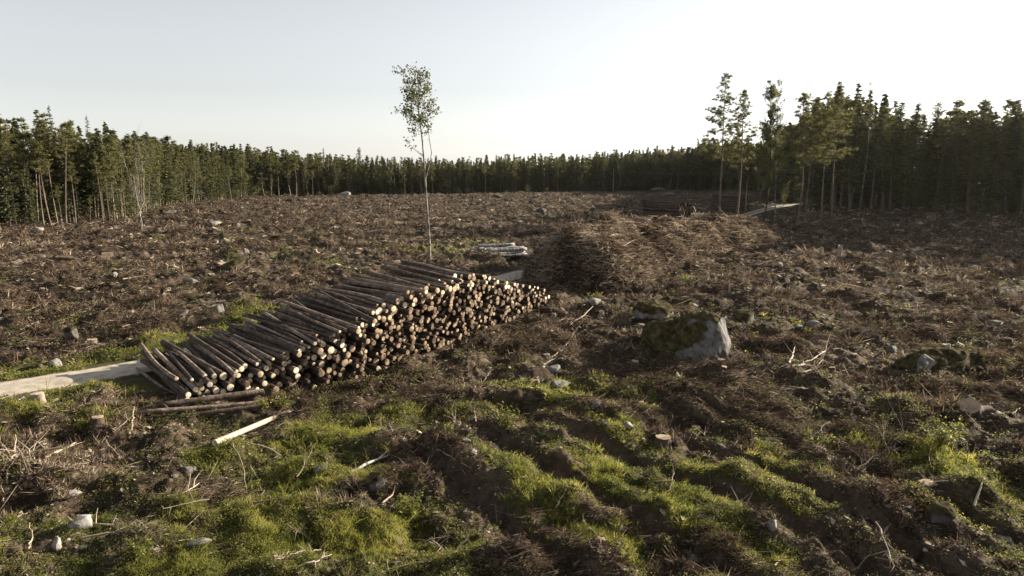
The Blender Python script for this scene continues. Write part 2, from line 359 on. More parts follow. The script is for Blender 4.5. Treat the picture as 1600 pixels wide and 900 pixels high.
# ------------------------------------------------------------------ log pile
def log_mesh(seed, L=5.5, R=1.0, matb=None, matc=None):
    r = np.random.default_rng(seed); m = 9; t = np.linspace(0, 1, m)
    P = np.stack([t * L, .0 * t, .0 * t], 1)
    P[:, 1] += .04 * np.sin(t * pi) * np.clip(r.normal(), -1, 1) * (seed != 4); P[:, 2] += (seed != 4) * .04 * np.sin(t * pi * r.uniform(.8, 2)) * r.normal()
    P[0, 1:] = 0
    return P
LOGV = {}
def get_log(seed, rad_, L, bark, cut, two=True):
    """bark body along +X from the visible face at x=0; returns body mesh and cut-face mesh"""
    key = (seed, round(rad_, 2), round(L, 1), bark, cut)
    if key in LOGV: return LOGV[key]
    rr = round(rad_, 2); r = np.random.default_rng(seed + int(rad_ * 100)); P = log_mesh(seed, L)
    n = 12; R = rr * np.linspace(1, .86, len(P)) * (1 + .05 * (r.random(len(P)) - .5))
    V, F = tube(P, R, n, rough=.07, seed=seed)
    cen = P[-1]; V = np.vstack([V, V[-n:] * .0 + cen + (V[-n:] - cen) * .01]); b = (len(P) - 1) * n
    Fe = np.array([(b + j, b + (j + 1) % n, b + n + (j + 1) % n, b + n + j) for j in range(n)])
    mi = np.concatenate([np.zeros(len(F)), np.ones(len(Fe))])
    # knots
    body = mesh_quads('log', V, np.vstack([F, Fe]), [M[bark], M[cut]], True, mi)
    ring = V[:n]; c = P[0]
    rings = [c + (ring - c) * q + np.array((dx, 0, 0)) for q, dx in ((.995, -.002), (.9, -.006), (.45, -.008), (.02, -.008))]
    Vc = np.vstack(rings); Fc = np.array([(k * n + j, (k + 1) * n + j, (k + 1) * n + (j + 1) % n, k * n + (j + 1) % n) for k in range(3) for j in range(n)])
    Fc = Fc[:, ::-1]
    face = mesh_quads('cut_end', Vc, Fc, [M[cut]], False)
    LOGV[key] = (body, face); return body, face
def log_rot(dx, dy, dz): return Vector((dx, dy, dz)).to_track_quat('X', 'Z').to_euler()
def place_log(name, p, d, rad_, L, seed, label, cat, group=None, bark='bark', cut='cut', roll=0.0):
    body, face = get_log(seed % 9, rad_, L, bark, cut)
    o = mk(name, body, None, p, None, label, cat, group)
    q = Vector(tuple(float(c) for c in d)).to_track_quat('X', 'Z') @ Euler((roll, 0, 0)).to_quaternion()
    o.rotation_euler = q.to_euler()
    mk('cut_end', face, o); return o
def pack(s0, s1, hfun, rfun, r, n_max):
    S_, Z_, R_ = [], [], []
    grid = np.arange(s0, s1, .045)
    fails = 0
    while len(S_) < n_max and fails < 40:
        rad_ = rfun(r) * 1.12
        if S_:
            SA, ZA, RA = np.array(S_), np.array(Z_), np.array(R_)
            D = grid[:, None] - SA[None]; q = (rad_ + RA)[None] ** 2 - D * D
            z = np.where(q > 0, ZA[None] + np.sqrt(np.maximum(q, 0)), rad_); z = np.maximum(z.max(1), rad_)
        else: z = np.full(len(grid), rad_)
        hh = np.interp(grid, hfun[0], hfun[1])
        ok = (z + rad_ * .6 < hh)
        loc = np.ones(len(grid), bool); loc[1:-1] = (z[1:-1] <= z[:-2] + 1e-6) & (z[1:-1] <= z[2:] + 1e-6)
        c = np.where(ok & loc)[0]
        if len(c) == 0: fails += 1; continue
        # favour low places
        c = c[np.argsort(z[c] + r.random(len(c)) * .5)][:max(1, len(c) // 2)]
        i = r.choice(c); S_.append(grid[i]); Z_.append(z[i]); R_.append(rad_)
    return np.array(S_), np.array(Z_), np.array(R_) / 1.12
pr = np.random.default_rng(5)
HP = (np.array([-8.4, -7.4, -5.8, -4.4, -3.2, -2.4, -1.2, 1.5, 5, 8, 10, 12, 14, 15.5, 17.5, 20.5, 21.3]),
      np.array([.55, .85, 1.15, 1.4, 1.65, 1.9, 2.25, 2.75, 3.3, 3.3, 3.45, 3.3, 2.7, 2.35, 1.9, 1.15, .45]))
ps, pz, pR = pack(-7.5, 21, HP, lambda r: float(np.clip(r.normal(.113, .026), .068, .19)), pr, 1500)
def top_gap(i):
    m = (np.abs(ps - ps[i]) < .22) & (pz > pz[i] + .1); return m.sum()
order = sorted(range(len(ps)), key=lambda i: (top_gap(i) * .55 + max(0, ps[i]) * .02 - (ps[i] < 0) * 1.5 + pr.random() * .6))
rank = {i: k for k, i in enumerate(order)}
restV, restF, restM, ro = [], [], [], 0
pile_pts = []
for i in range(len(ps)):
    s, z, r_ = ps[i], pz[i], pR[i]
    back = (-.42 * s if s < 0 else 0) + pr.choice((0, .12, .35, .7), p=(.22, .24, .28, .26)) * 1.15 + pr.normal(0, .2) - .16 + .08 * z
    yawj = radians(pr.normal(0, 2.0)) - radians(max(0, -s - 1.0) * 1.3)
    tp = top_gap(i) == 0
    if tp: yawj += radians(float(np.clip(pr.normal(0, 4.5), -8, 6 if s > -4 else 0))); z += .05; back += pr.normal(0, .25)
    c_, s_ = cos(yawj), sin(yawj); d2 = np.array((NL[0] * c_ - NL[1] * s_, NL[0] * s_ + NL[1] * c_))
    L_ = float(np.clip(pr.normal(5.4, .25), 4.6, 6.0))
    P0 = A0 + U * s + NL * back; zb = float(B(P0[0], P0[1])) * 0 + z
    rise = (.075 if s < 0 else max(.03, .075 - .012 * s)) + .014 * pr.normal() + (.03 * pr.normal() if tp else 0)
    # lay every log on the slope of the ground beneath: from 0 to .55 m at its back
    pos = (P0[0], P0[1], zb + .03 + float(B(*P0)) - .12 * float(sst(0, 5, -s)))
    d = np.array((d2[0], d2[1], rise)); d /= np.linalg.norm(d)
    if rank[i] < 258:
        zone = ('the low end beside the three loose poles' if s < -3.5 else 'the near shoulder of the stack' if s < 1 else 'the middle of the stack' if s < 8 else 'the highest stretch of the stack' if s < 14 else 'the far tapering end of the stack')
        hh = 'top layer' if tp else ('upper part' if z > .6 * np.interp(s, *HP) else 'lower part' if z < .3 * np.interp(s, *HP) else 'middle height')
        sz = 'thick' if r_ > .15 else 'thin' if r_ < .105 else 'medium-thick'
        lab = f'{sz} dark-barked log with pale cut end, {hh} of roadside stack, {zone}'
        if len(lab.split()) > 16:
            zone2 = {'the low end beside the three loose poles': 'low end', 'the near shoulder of the stack': 'near shoulder', 'the middle of the stack': 'middle stretch', 'the highest stretch of the stack': 'highest stretch', 'the far tapering end of the stack': 'far tapering end'}[zone]
            lab = f'{sz} dark-barked log in the {hh} of the big roadside stack, {zone2}'
        place_log('log', pos, d, r_, round(L_ * 2) / 2, i, lab, 'log', f'logs of the big roadside stack ({hh}, {zone})', roll=pr.uniform(0, 6))
    else:
        body, face = get_log(i % 9, r_, round(L_ * 2) / 2, 'bark', 'cut')
        q = Vector(d).to_track_quat('X', 'Z') @ Euler((pr.uniform(0, 6), 0, 0)).to_quaternion(); Rm = np.array(q.to_matrix())
        for me_, mi0 in ((body, None), (face, 1)):
            V = np.empty(len(me_.vertices) * 3, np.float32); me_.vertices.foreach_get('co', V); V = V.reshape(-1, 3) @ Rm.T + np.array(pos)
            F = np.empty(len(me_.loops), np.int32); me_.loops.foreach_get('vertex_index', F); F = F.reshape(-1, 4)
            if mi0 is None:
                mm_ = np.empty(len(me_.polygons), np.int32); me_.polygons.foreach_get('material_index', mm_)
            else: mm_ = np.ones(len(F), np.int32)
            restV.append(V); restF.append(F + ro); restM.append(mm_); ro += len(V)
print('logs in pile', len(ps))
# two further stacks down the road: every log a few pixels
def far_stack(F0, direc, length, hprof, lb, seed, Lh=5.2):
    global ro
    r = np.random.default_rng(seed); ps2, pz2, pR2 = pack(0, length, hprof, lambda q: float(np.clip(q.normal(.17, .03), .11, .24)), r, 400)
    out = []
    for i in range(len(ps2)):
        P = np.array(F0) + np.array(direc[0]) * ps2[i] + np.array(direc[1]) * r.normal(0, .2)
        d = np.array((direc[1][0], direc[1][1], .04 + .02 * r.normal())); a = radians(r.normal(0, 3)); d[:2] = (d[0] * cos(a) - d[1] * sin(a), d[0] * sin(a) + d[1] * cos(a)); d /= np.linalg.norm(d)
        out.append(((P[0], P[1], float(B(*P)) + pz2[i] - .03), d, pR2[i]))
    return out
fs = []
fs += far_stack((24.0, 107.5), (U, (-.93, .37)), 13, (np.array([0, 1, 6, 11, 13]), np.array([0, 4.0, 4.7, 4.0, 0])), '', 3)
fs += far_stack(G(1152, 334), (U, (-.93, .37)), 13, (np.array([0, 1.5, 6, 11, 13]), np.array([0, 3.4, 3.9, 3.4, 0])), '', 4)
fs += far_stack(G(1222, 315), (np.array((.5, .866)), (-.99, .12)), 12, (np.array([0, 1, 6, 11, 12]), np.array([0, 4, 4.6, 4.2, 0])), '', 5)
for k, (pos, d, r_) in enumerate(fs):
    body, face = get_log(k % 9, r_, 5.5, 'bark', 'cut')
    q = Vector(d).to_track_quat('X', 'Z'); Rm = np.array(q.to_matrix())
    for me_, mi0 in ((body, None), (face, 1)):
        V = np.empty(len(me_.vertices) * 3, np.float32); me_.vertices.foreach_get('co', V); V = V.reshape(-1, 3) @ Rm.T + np.array(pos)
        F = np.empty(len(me_.loops), np.int32); me_.loops.foreach_get('vertex_index', F); F = F.reshape(-1, 4)
        if mi0 is None:
            mm_ = np.empty(len(me_.polygons), np.int32); me_.polygons.foreach_get('material_index', mm_)
        else: mm_ = np.ones(len(F), np.int32)
        restV.append(V); restF.append(F + ro); restM.append(mm_); ro += len(V)
me = mesh_quads('stacked_logs', np.vstack(restV), np.vstack(restF), [M['bark'], M['cut']], True, np.concatenate(restM))
mk('stacked_logs', me, kind='stuff', label='the many further logs inside the roadside stacks, mostly only cut ends showing')
del restV, restF
# loose logs in front of the near end
def on(px, py, lift=0.0):
    g = G(px, py); return np.array((g[0], g[1], float(H(*g)) + lift))
def span_log(name, p0, p1, rad_, label, cat, bark, cut, seed, lift=.0, group=None):
    a, b = on(*p0, rad_ + lift), on(*p1, rad_ * .9 + lift)
    mids = [a + (b - a) * t for t in np.linspace(.1, .9, 7)]
    up = max(0, max(float(H(m[0], m[1])) + rad_ * .6 - m[2] for m in mids)) * .55
    a[2] += up; b[2] += up; d = b - a; L = float(np.linalg.norm(d))
    body, face = get_log(seed, rad_, L, bark, cut)
    o = mk(name, body, None, a, log_rot(*(d / L)), label, cat, group); mk('cut_end', face, o); return o
span_log('log', (413, 633), (246, 645), .13, 'grey bark log, thickest and rearmost of three lying before the stack', 'log', 'bark', 'cut', 1, .1, 'three loose logs before the stack')
span_log('log', (412, 644), (215, 655), .10, 'dark slim log, middle one of three lying before the stack', 'log', 'bark', 'cut', 2, .03, 'three loose logs before the stack')
span_log('log', (416, 652), (268, 661), .09, 'knotty brown log, frontmost of three lying before the stack', 'log', 'bark', 'cut', 3, .0, 'three loose logs before the stack')
span_log('stripped_pole', (337, 717), (456, 648), .10, 'pale barkless pole lying alone on the ground before the near stack end', 'pole', 'palewood', 'cut', 4, .10)
span_log('log', (190, 640), (148, 648), .13, 'short weathered log half sunk in the shade beside two stumps', 'log', 'bark', 'cutfar', 5, -.05)
# small stack of white birch logs beyond the road
br = np.random.default_rng(12)
bs_, bz_, bR_ = pack(0, 5.2, (np.array([0, .8, 2.6, 4.4, 5.2]), np.array([.25, .85, 1.2, .7, .2])), lambda r: float(np.clip(r.normal(.15, .03), .09, .2)), br, 30)
bp0 = G(783, 411); bd0 = unit(np.array((-.35, 1.0)))
for i in range(len(bs_)):
    P = bp0 + np.array((.9, .42)) * bs_[i]; a = radians(br.normal(0, 13)); d = np.array((.86 * cos(a) - .5 * sin(a), .86 * sin(a) + .5 * cos(a), .0)); d = unit(d)
    P = G(778, 408) + np.array((-.45, .89)) * bs_[i] * 1.6 + d[:2] * br.normal(0, .2)
    place_log('birch_log', (P[0], P[1], float(B(*P)) + bz_[i] + .15), d, bR_[i], 4.0, i, 'white barked birch log in the small stack beyond the gravel road', 'log', 'birch logs stacked beyond the road', 'birchlog', 'cutfar')

# ------------------------------------------------------------------ slash heaps along the road
for k, (nm, lb) in enumerate((('brush_heap', 'nearer brown heap of cut branches, beside the road at the far stack end'),
                              ('brush_heap', 'long brown ridge of cut branches running on toward the isolated pines'))):
    P = HEAPS[k]; c = P.mean(0); root = mk(nm, None, None, (c[0], c[1], 0), None, lb, 'brush heap', 'brush heaps along the road')
    x0, x1, y0, y1 = P[:, 0].min() - 9, P[:, 0].max() + 9, P[:, 1].min() - 9, P[:, 1].max() + 9
    nx, ny = int((x1 - x0) / .16), int((y1 - y0) / .16)
    X, Y = np.meshgrid(np.linspace(x0, x1, nx), np.linspace(y0, y1, ny)); X = X.ravel(); Y = Y.ravel(); hh = heap_h(X, Y, k)
    Z = B(X, Y) + hh - .35 + (hh > .02) * (1.1 * (vn(X, Y, 1.9, 51) - .5) + .6 * (vn(X, Y, .5, 52) - .5) + .3 * (vn(X, Y, .22, 53) - .5))
    idx = np.arange(nx * ny).reshape(ny, nx); F = np.stack([idx[:-1, :-1], idx[:-1, 1:], idx[1:, 1:], idx[1:, :-1]], -1).reshape(-1, 4)
    hq = hh[F].max(1); F = F[hq > .02]
    used, inv = np.unique(F, return_inverse=True); V = np.stack([X, Y, Z], 1)[used] - np.array((c[0], c[1], 0))
    mk('packed_brush', mesh_quads('packed_brush', V, inv.reshape(-1, 4), M['dryheath'], False, attrs={'tint': np.clip(.12 + .4 * vn(V[:, 0], V[:, 1], .5, 54), 0, 1)}), root)
    r = np.random.default_rng(60 + k); n = (34000, 34000)[k]
    X = r.uniform(x0, x1, n * 3); Y = r.uniform(y0, y1, n * 3); hh = heap_h(X, Y, k); m = hh > .12; X, Y, hh = X[m][:n], Y[m][:n], hh[m][:n]
    Z = B(X, Y) + hh - .45 + 1.1 * (vn(X, Y, 1.9, 51) - .5) + r.random(len(X)) ** 2 * .75; C = np.stack([X - c[0], Y - c[1], Z], 1)
    tn = r.normal(size=(len(C), 3)); tn[:, 2] = tn[:, 2] * .35 - .0; tn = unit(tn); Lh = r.lognormal(-.95, .55, len(C))[:, None]
    clump = vn(X, Y, 1.2, 55) * .75 + r.random(len(C)) * .85 - .08
    sd_ = unit(np.cross(tn, rdir(len(C), r))); wv = np.where(r.random(len(C)) < .2, .05, .024)[:, None] * (1 + k * .6)
    V1, F1 = cards(C, tn * Lh, sd_ * wv); V2, F2 = cards(C, tn * Lh, np.cross(tn, sd_) * wv)
    V, F = merge([(V1, F1), (V2, F2)]); tint = np.tile(np.repeat(np.clip(clump, 0, .93), 4), 2)
    o = mk('twigs', mesh_quads('twigs', V, F, M['dryheath'], attrs={'tint': tint}), root, kind='stuff')
    # larger pale poles sticking out
    for q in range((60, 60)[k]):
        t = r.random() * (len(P) - 1); a = P[int(t)] + (P[min(int(t) + 1, len(P) - 1)] - P[int(t)]) * (t % 1); a = a + r.normal(0, 2.0, 2) + np.array((.9, -.5)) * 1.2
        h0 = float(heap_h(*a.reshape(2, 1), k)[0]); L_ = r.uniform(1.2, 3.4); ang = r.uniform(0, pi * 2); dr = np.array((cos(ang), sin(ang), r.uniform(-.25, .35)))
        if h0 < .5: continue
        p = np.array((a[0] - c[0], a[1] - c[1], float(B(*a)) + h0 - .15)); tt = np.linspace(0, 1, 5)[:, None]
        pts = p + dr * L_ * tt + np.array((0, 0, -.3)) * tt ** 2 + r.normal(0, .04, (5, 3))
        V, F = tube(pts, np.linspace(.085, .03, 5) * r.uniform(.6, 1.2), 5); mk('branch', mesh_quads('branch', V, F, M['stick' if r.random() < .6 else 'palewood'], True), root)
# ------------------------------------------------------------------ trees
def trunk(h, r0, seed, bend=.02, n=7, lean=0.0, m=9):
    r = np.random.default_rng(seed); t = np.linspace(0, 1, m); a = r.uniform(0, 2 * pi)
    off = bend * h * (np.sin(t * pi * r.uniform(.7, 1.4)) + .3 * np.sin(t * 7 + a)) + lean * h * t
    P = np.stack([off * cos(a), off * sin(a), t * h], 1); P[:, :2] -= P[0, :2]
    R = r0 * (1 - t * .86) + r0 * .35 * np.exp(-t * 30)
    return P, R
def axis_at(P, z): return np.stack([np.interp(z, P[:, 2], P[:, 0]), np.interp(z, P[:, 2], P[:, 1]), z], -1)
def make_spruce(seed, h=18, wide=1.9, base=.12, dens=1.0, card=1.0):
    r = np.random.default_rng(seed); P, R = trunk(h, .15, seed, .008); tr = [tube(P, R, 6)]
    C, A_, B_, Tn = [], [], [], []
    z = base * h
    while z < h * .985:
        f = (z - base * h) / (h * (1 - base)); Rm = wide * 1.15 * (1 - f) ** 1.05 * min(1, .45 + f * 4) + .07
        nb = max(3, int((6.5 if f < .8 else 5) * dens))
        for b in range(nb):
            a = r.uniform(0, 2 * pi); L = Rm * r.uniform(.6, 1.15); o = axis_at(P, z + r.uniform(-.15, .15)); dr = np.array((cos(a), sin(a), 0))
            k = max(3, int(L / .2 * card ** -1)); t = (np.arange(k) + r.random(k)) / k
            pts = o + dr * (t * L)[:, None]; pts[:, 2] += -.30 * L * t + .28 * L * t ** 3 - .0
            side = np.array((-sin(a), cos(a), 0)); sg = r.choice((-1, 1), k)
            aa = unit(dr + side * (sg * r.uniform(.1, 1.0, k))[:, None] + np.array((0, 0, -1)) * r.uniform(.1, .7, k)[:, None])
            C.append(pts + aa * .1); A_.append(aa * (r.uniform(.18, .36, k) * card * (1 - .35 * f))[:, None]); B_.append(unit(np.cross(aa, rdir(k, r))) * (r.uniform(.055, .11, k) * card)[:, None])
            Tn.append(np.full(k, r.uniform(.1, .9)) * .6 + r.random(k) * .35)
        z += h / 42 / sqrt(dens) * (1.15 - .4 * f)
    V, F = cards(np.vstack(C), np.vstack(A_), np.vstack(B_)); return merge(tr), (V, F, np.repeat(np.concatenate(Tn), 4))
def make_pine(seed, h=19, crown=.42, spread=1.8, dens=1.0, card=1.0, r0=.16, deadn=14):
    r = np.random.default_rng(seed); P, R = trunk(h, r0, seed, .012); tr = [tube(P, R, 7)]
    C, A_, B_, Tn = [], [], [], []
    for k in range(int(46 * dens)):
        f = r.random() ** .85; z = h * (1 - crown) + f * h * crown * .99; a = r.uniform(0, 2 * pi)
        L = (spread * 1.1 * (1 - f) ** .85 * min(1, .55 + f * 2.6) + .22) * r.uniform(.5, 1.25); up = r.uniform(-.15, .35) + f * .45
        o = axis_at(P, z); dr = unit(np.array((cos(a), sin(a), up))); tip = o + dr * L
        tr.append(tube(np.array([o, o + dr * L * .5 + (0, 0, -.05 * L), tip]), [.035, .025, .01], 3))
        for c in range(max(2, int(L * 2.3))):
            q = r.uniform(.35, 1.05); cc = o + dr * L * q + r.normal(0, .20, 3) * (1, 1, .5); m = int(22 / card)
            aa = unit(rdir(m, r) * (1, 1, .6) + np.array((0, 0, .35)) + dr * .5)
            C.append(cc + aa * r.uniform(.08, .30, m)[:, None]); A_.append(aa * (r.uniform(.12, .24, m) * card)[:, None]); B_.append(unit(np.cross(aa, rdir(m, r))) * (r.uniform(.022, .05, m) * card)[:, None])
            Tn.append(np.full(m, r.uniform(.0, .8)) + r.random(m) * .25)
    for k in range(deadn):
        z = h * r.uniform(.25, 1 - crown); a = r.uniform(0, 2 * pi); o = axis_at(P, z); L = r.uniform(.4, 1.3)
        tr.append(tube(np.array([o, o + np.array((cos(a), sin(a), r.uniform(-.4, .1))) * L]), [.018, .006], 3))
    V, F = cards(np.vstack(C), np.vstack(A_), np.vstack(B_)); return merge(tr), (V, F, np.repeat(np.concatenate(Tn), 4))
def make_birch(seed, h=17, crown=.6, spread=1.9, dens=1.0, card=1.0, r0=.11, lean=.02, sparse=1.0, fork=False):
    r = np.random.default_rng(seed); P, R = trunk(h, r0, seed, .02, lean=lean, m=12); tr = [tube(P, R, 7)]
    C, A_, B_, Tn = [], [], [], []
    def limb(o, dr, L, rr, lv):
        t = np.linspace(0, 1, 5)[:, None]; pts = o + dr * L * t + np.array((0, 0, .22 * L)) * t * t + r.normal(0, .03 * L, (5, 3)) * t
        tr.append(tube(pts, np.linspace(rr, rr * .25, 5), 3 if rr < .03 else 5))
        if lv < 1:
            for _ in range(int(3 * dens + .5)):
                q = r.uniform(.3, .95); p = pts[0] + (pts[-1] - pts[0]) * q; limb(p, unit(dr + rdir(1, r)[0] * .75 + np.array((0, 0, .1))), L * r.uniform(.35, .6), rr * .5, lv + 1)
        m = int(max(4, L * 15 * sparse)); q = r.uniform(.25, 1.1, m)[:, None]; cc = pts[0] + (pts[-1] - pts[0]) * q + r.normal(0, .16, (m, 3)) + (0, 0, .05)
        cc[:, 2] -= r.random(m) * .2; aa = unit(rdir(m, r) + (0, 0, -.5)); C.append(cc); A_.append(aa * (r.uniform(.07, .13, m) * card)[:, None]); B_.append(unit(np.cross(aa, rdir(m, r))) * (r.uniform(.05, .09, m) * card)[:, None])
        Tn.append(np.full(m, r.uniform(0, .8)) + r.random(m) * .25)
    for k in range(int(24 * dens)):
        f = r.random(); z = h * (1 - crown) + f * h * crown * .98; a = r.uniform(0, 2 * pi)
        L = (spread * 1.1 * (1 - f) ** .75 * min(1, .5 + f * 2.4) + .2) * r.uniform(.5, 1.15)
        limb(axis_at(P, z), unit(np.array((cos(a), sin(a), r.uniform(.5, 1.3)))), L, .04 * (1 - f * .6), 0)
    V, F = cards(np.vstack(C), np.vstack(A_), np.vstack(B_)); return merge(tr), (V, F, np.repeat(np.concatenate(Tn), 4))
def proto(kind, res):
    (tv, tf), (cv, cf, ct) = res
    tm = M[{'pine': 'pinetrunk', 'spruce': 'sprucetrunk', 'birch': 'birchtrunk'}[kind]]; cm = M[{'pine': 'needle', 'spruce': 'spruce', 'birch': 'birchleaf'}[kind]]
    return mesh_quads('trunk', tv, tf, tm, True), mesh_quads('crown', cv, cf, cm, False, attrs={'tint': ct})
PR = {'spruce': [proto('spruce', make_spruce(s, 18, w_, b_, 1.25, 1.25)) for s, w_, b_ in ((1, 2.2, .10), (2, 2.6, .16), (3, 1.8, .2), (4, 2.5, .05), (5, 1.7, .34))],
      'pine': [proto('pine', make_pine(s, 18, c_, sp, 1.35, 1.3)) for s, c_, sp in ((11, .48, 2.1), (12, .33, 2.3), (13, .58, 2.1), (14, .30, 1.9), (15, .5, 2.5), (16, .62, 2.0))],
      'birch': [proto('birch', make_birch(s, 17, c_, sp, 1.2, 1.35)) for s, c_, sp in ((21, .65, 2.1), (22, .42, 2.1), (23, .75, 2.0), (24, .38, 1.7), (25, .7, 2.5))]}
CNT = {'pine': 0, 'spruce': 0, 'birch': 0}
def plant(kind, x, y, sc, rz, tm, cm, label, group, wide=1.0, tilt=0.0):
    z = float(B(x, y)) - .15
    o = mk(kind + '_tree', None, None, (x, y, z), (tilt * sin(rz), tilt * cos(rz), rz), label, kind + ' tree', group); o.scale = (sc * wide, sc * wide, sc)
    mk('trunk', tm, o); mk('crown', cm, o); CNT[kind] += 1; return o
def top_h(px, ytop, x, y): 
    d = math.hypot(x, y); dep = y * cos(PITCH); 
    return (HOR - ytop) / FPX * y + CAMH - float(B(x, y))
# pixel height of the skyline and foot of the forest edge along the photo
EDGE_BASE = [(-420, 385), (-200, 368), (0, 357), (100, 353), (170, 348), (215, 336), (250, 324), (300, 317), (400, 309), (560, 305), (700, 303), (850, 301), (1000, 298), (1110, 298), (1215, 300), (1222, 316), (1262, 324), (1330, 331), (1400, 329), (1500, 331), (1600, 335), (1800, 345), (2100, 370)]
SKY = [(-420, 150), (0, 180), (15, 165), (60, 180), (105, 172), (150, 190), (200, 203), (235, 207), (300, 220), (400, 227), (500, 236), (560, 240), (620, 243), (700, 244), (800, 240), (900, 238), (1000, 232), (1060, 226), (1110, 222), (1180, 222), (1225, 190), (1245, 158), (1290, 150), (1335, 150), (1380, 166), (1420, 178), (1460, 172), (1510, 164), (1560, 158), (1590, 130), (1650, 120), (2100, 80)]
ebx, eby = zip(*EDGE_BASE); skx, sky_ = zip(*SKY)
EP = np.array([G(*p) for p in EDGE_BASE])
seg = np.hypot(*np.diff(EP, axis=0).T); cum = np.concatenate([[0], np.cumsum(seg)])
fr = np.random.default_rng(99)
def region(px, py=0):
    if px < 215: return 'left forest edge'
    if px < 560: return 'far left treeline'
    if px < 900: return 'far treeline behind the lone birch'
    if px < 1215: return 'far treeline left of the isolated pines'
    if px < 1420: return 'right forest edge by the road'
    return 'right forest edge'
SPEC = {0: (.34, .36, .30), 1: (.28, .42, .30), 2: (.28, .50, .22), 3: (.46, .36, .18)}
def put_forest(row, depth0, depth1, spacing, bucket):
    s = 0
    while s < cum[-1]:
        s += spacing * fr.uniform(.55, 1.45)
        if s >= cum[-1]: break
        i = min(np.searchsorted(cum, s) - 1, len(seg) - 1); p = EP[i] + (EP[i + 1] - EP[i]) * (s - cum[i]) / seg[i]
        out = p / np.linalg.norm(p); q = p + out * fr.uniform(depth0, depth1) + fr.normal(0, .7, 2)
        px = 800 + FPX * q[0] / (q[1] + 1.5)
        rd_ = float(seg_dist(q[0].reshape(1), q[1].reshape(1), ROAD)[0][0])
        if rd_ < 4.0: continue
        bucket.append((px, q[0], q[1], row))
rows = []
put_forest(0, 0, 2.5, 3.1, rows); put_forest(1, 2.5, 7, 2.6, rows); put_forest(2, 7, 12, 2.6, rows); put_forest(3, 12, 18, 2.6, rows)
stuff_list = []
for _ in range(70):
    s_ = fr.uniform(cum[1], cum[7]); i_ = min(np.searchsorted(cum, s_) - 1, len(seg) - 1); p_ = EP[i_] + (EP[i_ + 1] - EP[i_]) * (s_ - cum[i_]) / seg[i_]; q_ = p_ * (1 + fr.uniform(-2.5, 3) / np.linalg.norm(p_)); rows.insert(0, (800 + FPX * q_[0] / (q_[1] + 1.5), q_[0], q_[1], 0))
ROWN = ['front row', 'front ranks', 'second ranks', 'inner ranks']
for px, x, y, row in rows:
    d = math.hypot(x, y); inview = -60 < px < 1660
    tgt = np.interp(px, skx, sky_); hmax = ((HOR - tgt) / FPX * y + CAMH - float(B(x, y))) * (1.09 if px > 1235 else 1.0)
    u = fr.random(); pz_ = SPEC[0 if px < 215 else 1 if px < 560 else 2 if px < 1215 else 3]
    if row == 0 and px < 330: pz_ = (.55, .10, .35)
    kind = 'birch' if u < pz_[2] else 'spruce' if u < pz_[2] + pz_[1] else 'pine'
    hgt = hmax * (fr.triangular(.62, .88, 1.02) if row > 0 else fr.uniform(.5, .95)) * (1.05 if kind == 'spruce' else 1.0)
    if fr.random() < .12 and row == 0 and px < 300: hgt *= .5
    rz = fr.uniform(0, 2 * pi); j = fr.integers(len(PR[kind]))
    if row == 0 and px < 330 and kind != 'spruce': j = (1, 3)[fr.integers(2)]
    if inview and CNT[kind] < 290 and (row < 2 or fr.random() < .75):
        tall = 'tall' if hgt > .92 * hmax else 'shorter' if hgt < .7 * hmax else 'medium-height'
        look = {'pine': 'pine with bare lower trunk', 'spruce': 'dark conical spruce', 'birch': 'birch with pale trunk and light leaves'}[kind]
        lab = f'{tall} {look}, {ROWN[row]} of the {region(px)}'
        if len(lab.split()) > 16: lab = f'{tall} {kind} tree, {ROWN[row]} of the {region(px)}'
        plant(kind, x, y, hgt / (17 if kind == 'birch' else 18), rz, *PR[kind][j], lab, f'{tall} {kind} trees, {ROWN[row]} of the {region(px)}', (fr.uniform(.8, 1.25) if row == 0 and px < 330 else fr.uniform(1.05, 1.75)), radians(fr.normal(0, 2.8)))
    else: stuff_list.append((kind, x, y, hgt, rz, j))
put2 = []
put_forest(4, 7, 15, 2.3, put2); put_forest(4, 14, 26, 1.7, put2); put_forest(4, 22, 40, 1.7, put2); put_forest(5, 36, 60, 1.7, put2)
for px, x, y, row in put2:
    tgt = np.interp(px, skx, sky_); hmax = (HOR - tgt) / FPX * y + CAMH - float(B(x, y)); kind = 'spruce' if fr.random() < .6 else 'pine'
    stuff_list.append((kind, x, y, min(hmax, 25) * fr.triangular(.62, .82, 1.0), fr.uniform(0, 6), fr.integers(3)))
BK = [G(1085, 296.5), G(1180, 295.5), G(1290, 299), G(1380, 303)]
for a_, b_ in zip(BK[:-1], BK[1:]):
    for _ in range(130):
        q = a_ + (b_ - a_) * fr.random(); q = q * (1 + fr.random() * .12)
        if float(seg_dist(q[0].reshape(1), q[1].reshape(1), ROAD[:90])[0][0]) < 3: continue
        hm = (HOR - 218) / FPX * q[1] + CAMH - float(B(*q)); stuff_list.append((('spruce', 'birch', 'pine')[fr.integers(3)], q[0], q[1], hm * fr.uniform(.6, 1.0), fr.uniform(0, 6), fr.integers(3)))
print('trees', CNT, 'stuff', len(stuff_list))
